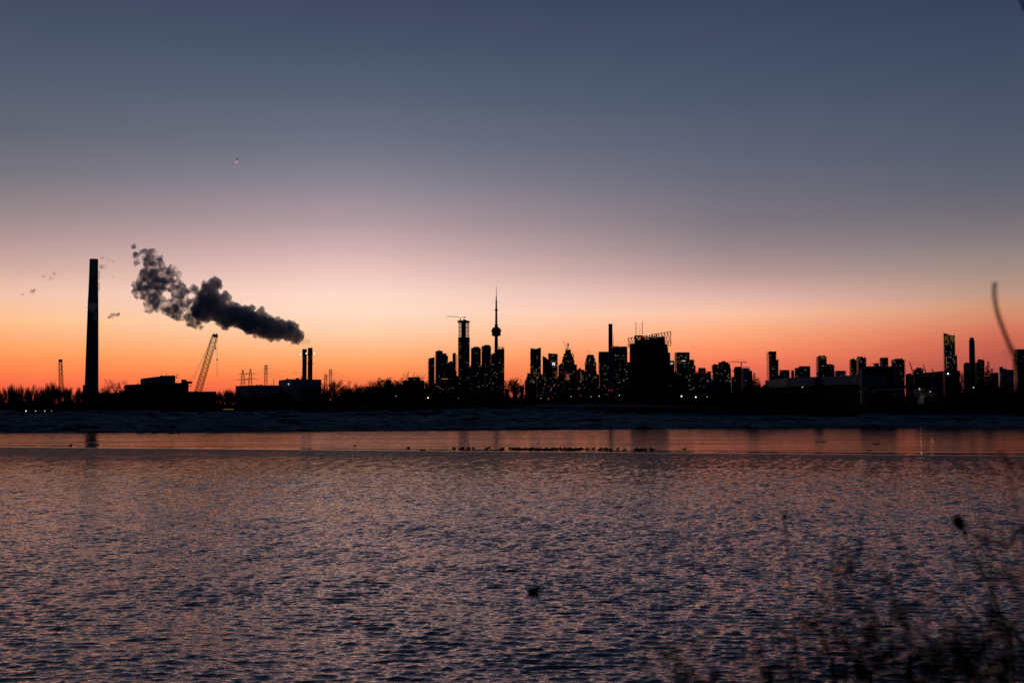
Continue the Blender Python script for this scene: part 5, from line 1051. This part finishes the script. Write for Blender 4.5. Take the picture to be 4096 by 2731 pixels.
for lab, bl in (('faint wisp of smoke left of the tallest chimney, left of two', [(185, 475, 22), (255, 455, 26), (262, 435, 20), (295, 470, 20), (235, 475, 20)]), ('faint wisp of smoke left of the tallest chimney, right of two', [(350, 335, 22), (400, 365, 26), (410, 395, 22), (380, 425, 22), (355, 485, 14), (420, 320, 16)]), ('faint curl of smoke right of the tallest chimney top', [(810, 190, 22), (845, 205, 24), (870, 235, 22), (820, 260, 26), (830, 310, 24), (790, 270, 20), (880, 350, 14), (915, 305, 12)]), ('small dark smoke scrap right of the tallest chimney', [(865, 655, 22), (885, 648, 24), (910, 642, 22), (930, 637, 14)])):
    puff('smoke_wisp', lab, cz(bl), 1800, wm if 'scrap' not in lab else smokemat('scrap', .3, (.4, .45, .55), .14, .46, .62), .9, 5, 6, tex2, 3)
pm = smokemat('pale_steam', .6, (1, 1, 1), .16, .46, .58, g=0.)
puff('smoke_wisp', 'pale steam drifting across the middle of the tallest chimney', cz([(712, 570, 22), (705, 600, 20), (735, 600, 24), (750, 570, 20), (745, 640, 20), (745, 675, 22), (728, 620, 18)]), 1700, pm, .7, 4, 8, tex2, 3)
puff('smoke_wisp', 'thin pale steam across the top of the tallest chimney', cz([(745, 300, 14), (735, 320, 12), (720, 340, 14), (748, 270, 8)]), 1700, smokemat('pale_steam_thin', .22, (.95, .92, .92), .2, .48, .62, g=0.), .6, 3, 9, tex2, 3)
puff('smoke_wisp', 'pale steam rising at the foot of the left twin stack', zp([(1500, 1130, 16), (1505, 1100, 14), (1512, 1080, 10), (1490, 1140, 12)]), 2006, pm, .6, 3, 10, tex2, 3)
puff('smoke_wisp', 'dark steam drifting left from the power plant roof', zp([(1485, 1130, 14), (1460, 1120, 12), (1440, 1095, 14), (1420, 1080, 12)]), 2015, smokemat('roofsteam', .12, (.4, .42, .5), .2, .45, .65), .6, 3, 11, tex2, 3)
e4 = lambda L_: [(2080+a/4.127, 1260+b/4.127, c_/4.127) for a, b, c_ in L_]
sm5 = smokemat('city_steam', .05, (.5, .45, .5), .06, .42, .6)
puff('smoke_wisp', 'thin steam trail above the four-stepped tower', e4([(1115, 580, 16), (1125, 600, 18), (1145, 625, 20), (1165, 640, 16), (1190, 637, 12)]), 5380, sm5, 2, 6, 12, tex2, 2)
puff('smoke_wisp', 'faint steam above the broad bluish tower', e4([(1600, 490, 24), (1630, 500, 18), (1725, 500, 12)]), 5320, sm5, 2, 6, 13, tex2, 2)
e8 = lambda L_: [(3280+a/5.227, 1340+b/5.227, c_/5.227) for a, b, c_ in L_]
sm6 = smokemat('city_steam_dark', .06, (.3, .33, .42), .06, .40, .58)
puff('smoke_wisp', 'dark steam drifting left from the short block behind the big shed', e8([(1110, 595, 30), (1080, 600, 26), (1050, 600, 26), (1150, 575, 26), (1190, 565, 22), (1030, 620, 20)]), 4480, sm6, 2, 6, 14, tex2, 3)
puff('smoke_wisp', 'dark steam billow beside the cranes near the swooping tower', [(3718, 1491, 6), (3724, 1495, 7), (3731, 1497, 7), (3737, 1501, 6), (3714, 1488, 4)], 3600, sm6, 2, 5, 15, tex2, 3)
puff('smoke_wisp', 'faint broad smoke smear left of the edge tower', [(4040, 1400, 24), (4022, 1408, 20), (4050, 1425, 22), (3985, 1472, 16), (3998, 1480, 14)], 4300, smokemat('smear', .006, (.3, .3, .36), .02, .35, .65), 3, 8, 16, tex2, 2)
# ---------------------------------------------------------------- airliner
D = 9000; a = P(953, 633, D); b = P(946, 643, D); d = (b-a)
t = thing('airliner', 'tiny airliner high in the left sky trailing two pink contrails', 'airplane', tuple(a))
child(MB().path([a, a.lerp(b, .08), a.lerp(b, .9), b], [.3, 1.8, 1.7, .5], 8), 'fuselage', 'steel', t, smooth=True)
c_ = a.lerp(b, .45); w_ = Vector((5, 14, 2)); child(MB().add([c_+w_, c_-w_+Vector((2, 0, 3)), c_-w_+d*.15, c_+w_+d*.15, c_+w_+Vector((0, 0, .6)), c_-w_+Vector((2, 0, 3.6)), c_-w_+d*.15+Vector((0, 0, .6)), c_+w_+d*.15+Vector((0, 0, .6))], [(0, 1, 2, 3), (7, 6, 5, 4), (0, 4, 5, 1), (1, 5, 6, 2), (2, 6, 7, 3), (3, 7, 4, 0)]), 'wing', 'steel', t)
m = bpy.data.materials.new('contrail'); m.use_nodes = True; tt = m.node_tree; tt.nodes.clear(); pv_ = N('ShaderNodeVolumePrincipled', tt); pv_.inputs['Color'].default_value = (1, .95, 1, 1); pv_.inputs['Density'].default_value = .045; pv_.inputs['Anisotropy'].default_value = .5; ou = N('ShaderNodeOutputMaterial', tt); tt.links.new(pv_.outputs[0], ou.inputs['Volume'])
for p0, p1, lab in (((944, 645), (941, 654), 'left of two short pink contrails behind the airliner'), ((950, 640), (947, 654), 'right of two short pink contrails behind the airliner')):
    a = P(*p0, D); b = P(*p1, D+120); o = MB().path([a, a.lerp(b, .3), a.lerp(b, .7), b], [1, 1.9, 1.9, 1], 8).build('contrail', m, None, True); tag(o, lab, 'contrail')
# ---------------------------------------------------------------- dried weeds in front of the lens, rooted in the near bank
def weed(label, stems, pods=(), name='dried_weed'):
    x0, d0 = stems[0][1]; root = thing(name, label, 'plant', (x0, d0, float(HN(x0, d0))))
    for pts, (rx, rd), r0, r1 in stems:
        W_ = [P(*p) for p in pts]; side_ = r0 < 0; r0 = abs(r0); base = Vector((rx, rd, float(HN(rx, rd))-.02)); last = W_[-1]
        if not side_:
            for k in (.75, .4): W_.append(base.lerp(last, k)+Vector((.01, 0, .02)))
            W_.append(base)
        n = len(W_); sm = []
        for i in range(n-1):
            for u in (0, .34, .67):
                p0, p1, p2, p3 = W_[max(i-1, 0)], W_[i], W_[i+1], W_[min(i+2, n-1)]
                sm.append(.5*((2*p1)+(p2-p0)*u+(2*p0-5*p1+4*p2-p3)*u*u+(3*p1-p0-3*p2+p3)*u**3))
        sm.append(W_[-1]); m_ = len(sm); child(MB().path(sm, [r0+(r1-r0)*i/(m_-1) for i in range(m_)], 6), 'stem', 'weed', root, smooth=True)
    for px, py, d, r in pods:
        c_ = P(px, py, d); q = MB(); q.ball(c_, (r*.8, r*.8, r), 8)
        for k in range(7): a = k*.9; q.tube(c_, c_+Vector((math.cos(a)*r*1.3, math.sin(a)*r, math.sin(a*1.7)*r*1.3)), r*.18, r*.03, 4)
        child(q, 'seed_head', 'weed', root)
    return root
weed('tall thin weed stalk curving up past the skyline at the right edge', [([(3979, 1138, .95), (3977, 1172, .95), (3986, 1235, .95), (4008, 1305, .95), (4040, 1385, .95), (4072, 1455, .96), (4110, 1560, .97), (4160, 1760, .98)], (.60, 1.1), .0013, .0022)], [(3979, 1140, .95, .0022)])
weed('weed with a big dark seed head over the water at the right', [([(3832, 2085, 1.15), (3852, 2130, 1.15), (3872, 2170, 1.15), (3930, 2290, 1.16), (4010, 2480, 1.18), (4060, 2700, 1.2)], (.5, 1.3), .0005, .0013), ([(3815, 2215, 1.15), (3825, 2290, 1.15), (3860, 2420, 1.17), (3950, 2650, 1.2)], (.5, 1.3), .0006, .0015)], [(3836, 2090, 1.15, .0062), (3826, 2078, 1.15, .004), (3846, 2104, 1.15, .0042), (3864, 2128, 1.15, .0026), (3826, 2240, 1.15, .0022)])
weed('small weed tip with a seed head over the water, leftmost of the tall ones', [([(3140, 2055, 1.3), (3140, 2090, 1.3), (3150, 2200, 1.3), (3175, 2500, 1.32), (3200, 2760, 1.33)], (.36, 1.4), .0004, .0015)], [(3137, 2066, 1.3, .0032)])
rw = random.Random(21)
def randweed(label, px, pyt, d, n, sp, thick=1., pods=4):
    d *= .58
    rx = (px+260-2048)/F*d; st = []; pd_ = []
    for k in range(n):
        tx = px+rw.uniform(-sp, sp); ty = pyt+abs(tx-px)*rw.uniform(.3, 1.2)+rw.uniform(0, 130); bx_ = tx+rw.uniform(60, 340)
        pts = [(tx, ty, d)]
        for u in (.3, .6, .9): pts.append((tx+(bx_-tx)*u+rw.uniform(-30, 30), ty+(2900-ty)*u, d+.02*u))
        st.append((pts, (rx+rw.uniform(-.03, .03), d+.08), .00035*thick, .0009*thick))
        for j in range(rw.choice((2, 3, 4))):
            u = rw.uniform(.1, .7); a = (tx+(bx_-tx)*u, ty+(2900-ty)*u, d); L_ = rw.uniform(60, 230); an = rw.uniform(-1.3, 1.2)
            b = (a[0]+L_*math.sin(an), a[1]-L_*math.cos(an)*.8, d-.01)
            st.append(([b, ((a[0]+b[0])/2+8, (a[1]+b[1])/2, d), a], (rx, d+.08), -.0003*thick, .0006*thick))
            if rw.random() < .3: pd_.append((b[0], b[1], d, rw.uniform(.0005, .0011)*thick))
    return weed(label, st, pd_)
for a in (('branching weed reaching up through the centre of the right water', 3400, 2090, 1.1, 9, 170, 1.3), ('low weed left of the branching one, near the bottom', 2720, 2480, 1.25, 5, 110, 1.1), ('low weed clump at the bottom right of centre', 3040, 2400, 1.2, 7, 150, 1.2), ('weed clump between the branching weed and the bottom right corner', 3640, 2330, 1.0, 9, 230, 1.2), ('thick weed tangle filling the bottom right corner', 3900, 2330, .95, 14, 300, 1.1), ('weed leaning in from the right edge at mid height', 3970, 1980, 1.05, 6, 120, 1.1), ('fine weed wisps low on the right of centre', 3240, 2330, 1.3, 6, 130, 1.2), ('last weed wisps at the very bottom, left of the others', 2560, 2600, 1.3, 3, 60, .9)):
    randweed(*a)
weed('bare weed twig slanting in from the right edge above the dark seed head', [([(3990, 1800, 1.05), (4030, 1850, 1.05), (4080, 1920, 1.05), (4150, 2000, 1.05)], (.62, 1.15), .0008, .0015), ([(3900, 2140, 1.05), (3960, 2160, 1.05), (4030, 2190, 1.05), (4140, 2240, 1.05)], (.62, 1.15), .001, .002)])
weed('long blurred weed branches sweeping down across the lower right water', [([(3560, 2120, .75), (3690, 2320, .75), (3880, 2520, .76), (4150, 2720, .77)], (.5, .9), .0006, .0014), ([(3370, 2170, .8), (3440, 2350, .8), (3540, 2530, .8), (3720, 2780, .81)], (.42, .9), .0005, .0013), ([(3230, 2430, .8), (3500, 2540, .8), (3800, 2610, .8), (4180, 2690, .82)], (.52, .95), .0004, .0014), ([(4010, 1790, .75), (4050, 1960, .75), (4090, 2150, .75), (4150, 2400, .76)], (.5, .9), .0004, .0012)])
weed('weed tip touching the top right corner of the view', [([(4074, -14, .9), (4084, 6, .9), (4100, 40, .9), (4180, 300, .92)], (.62, 1.05), .0008, .003)])
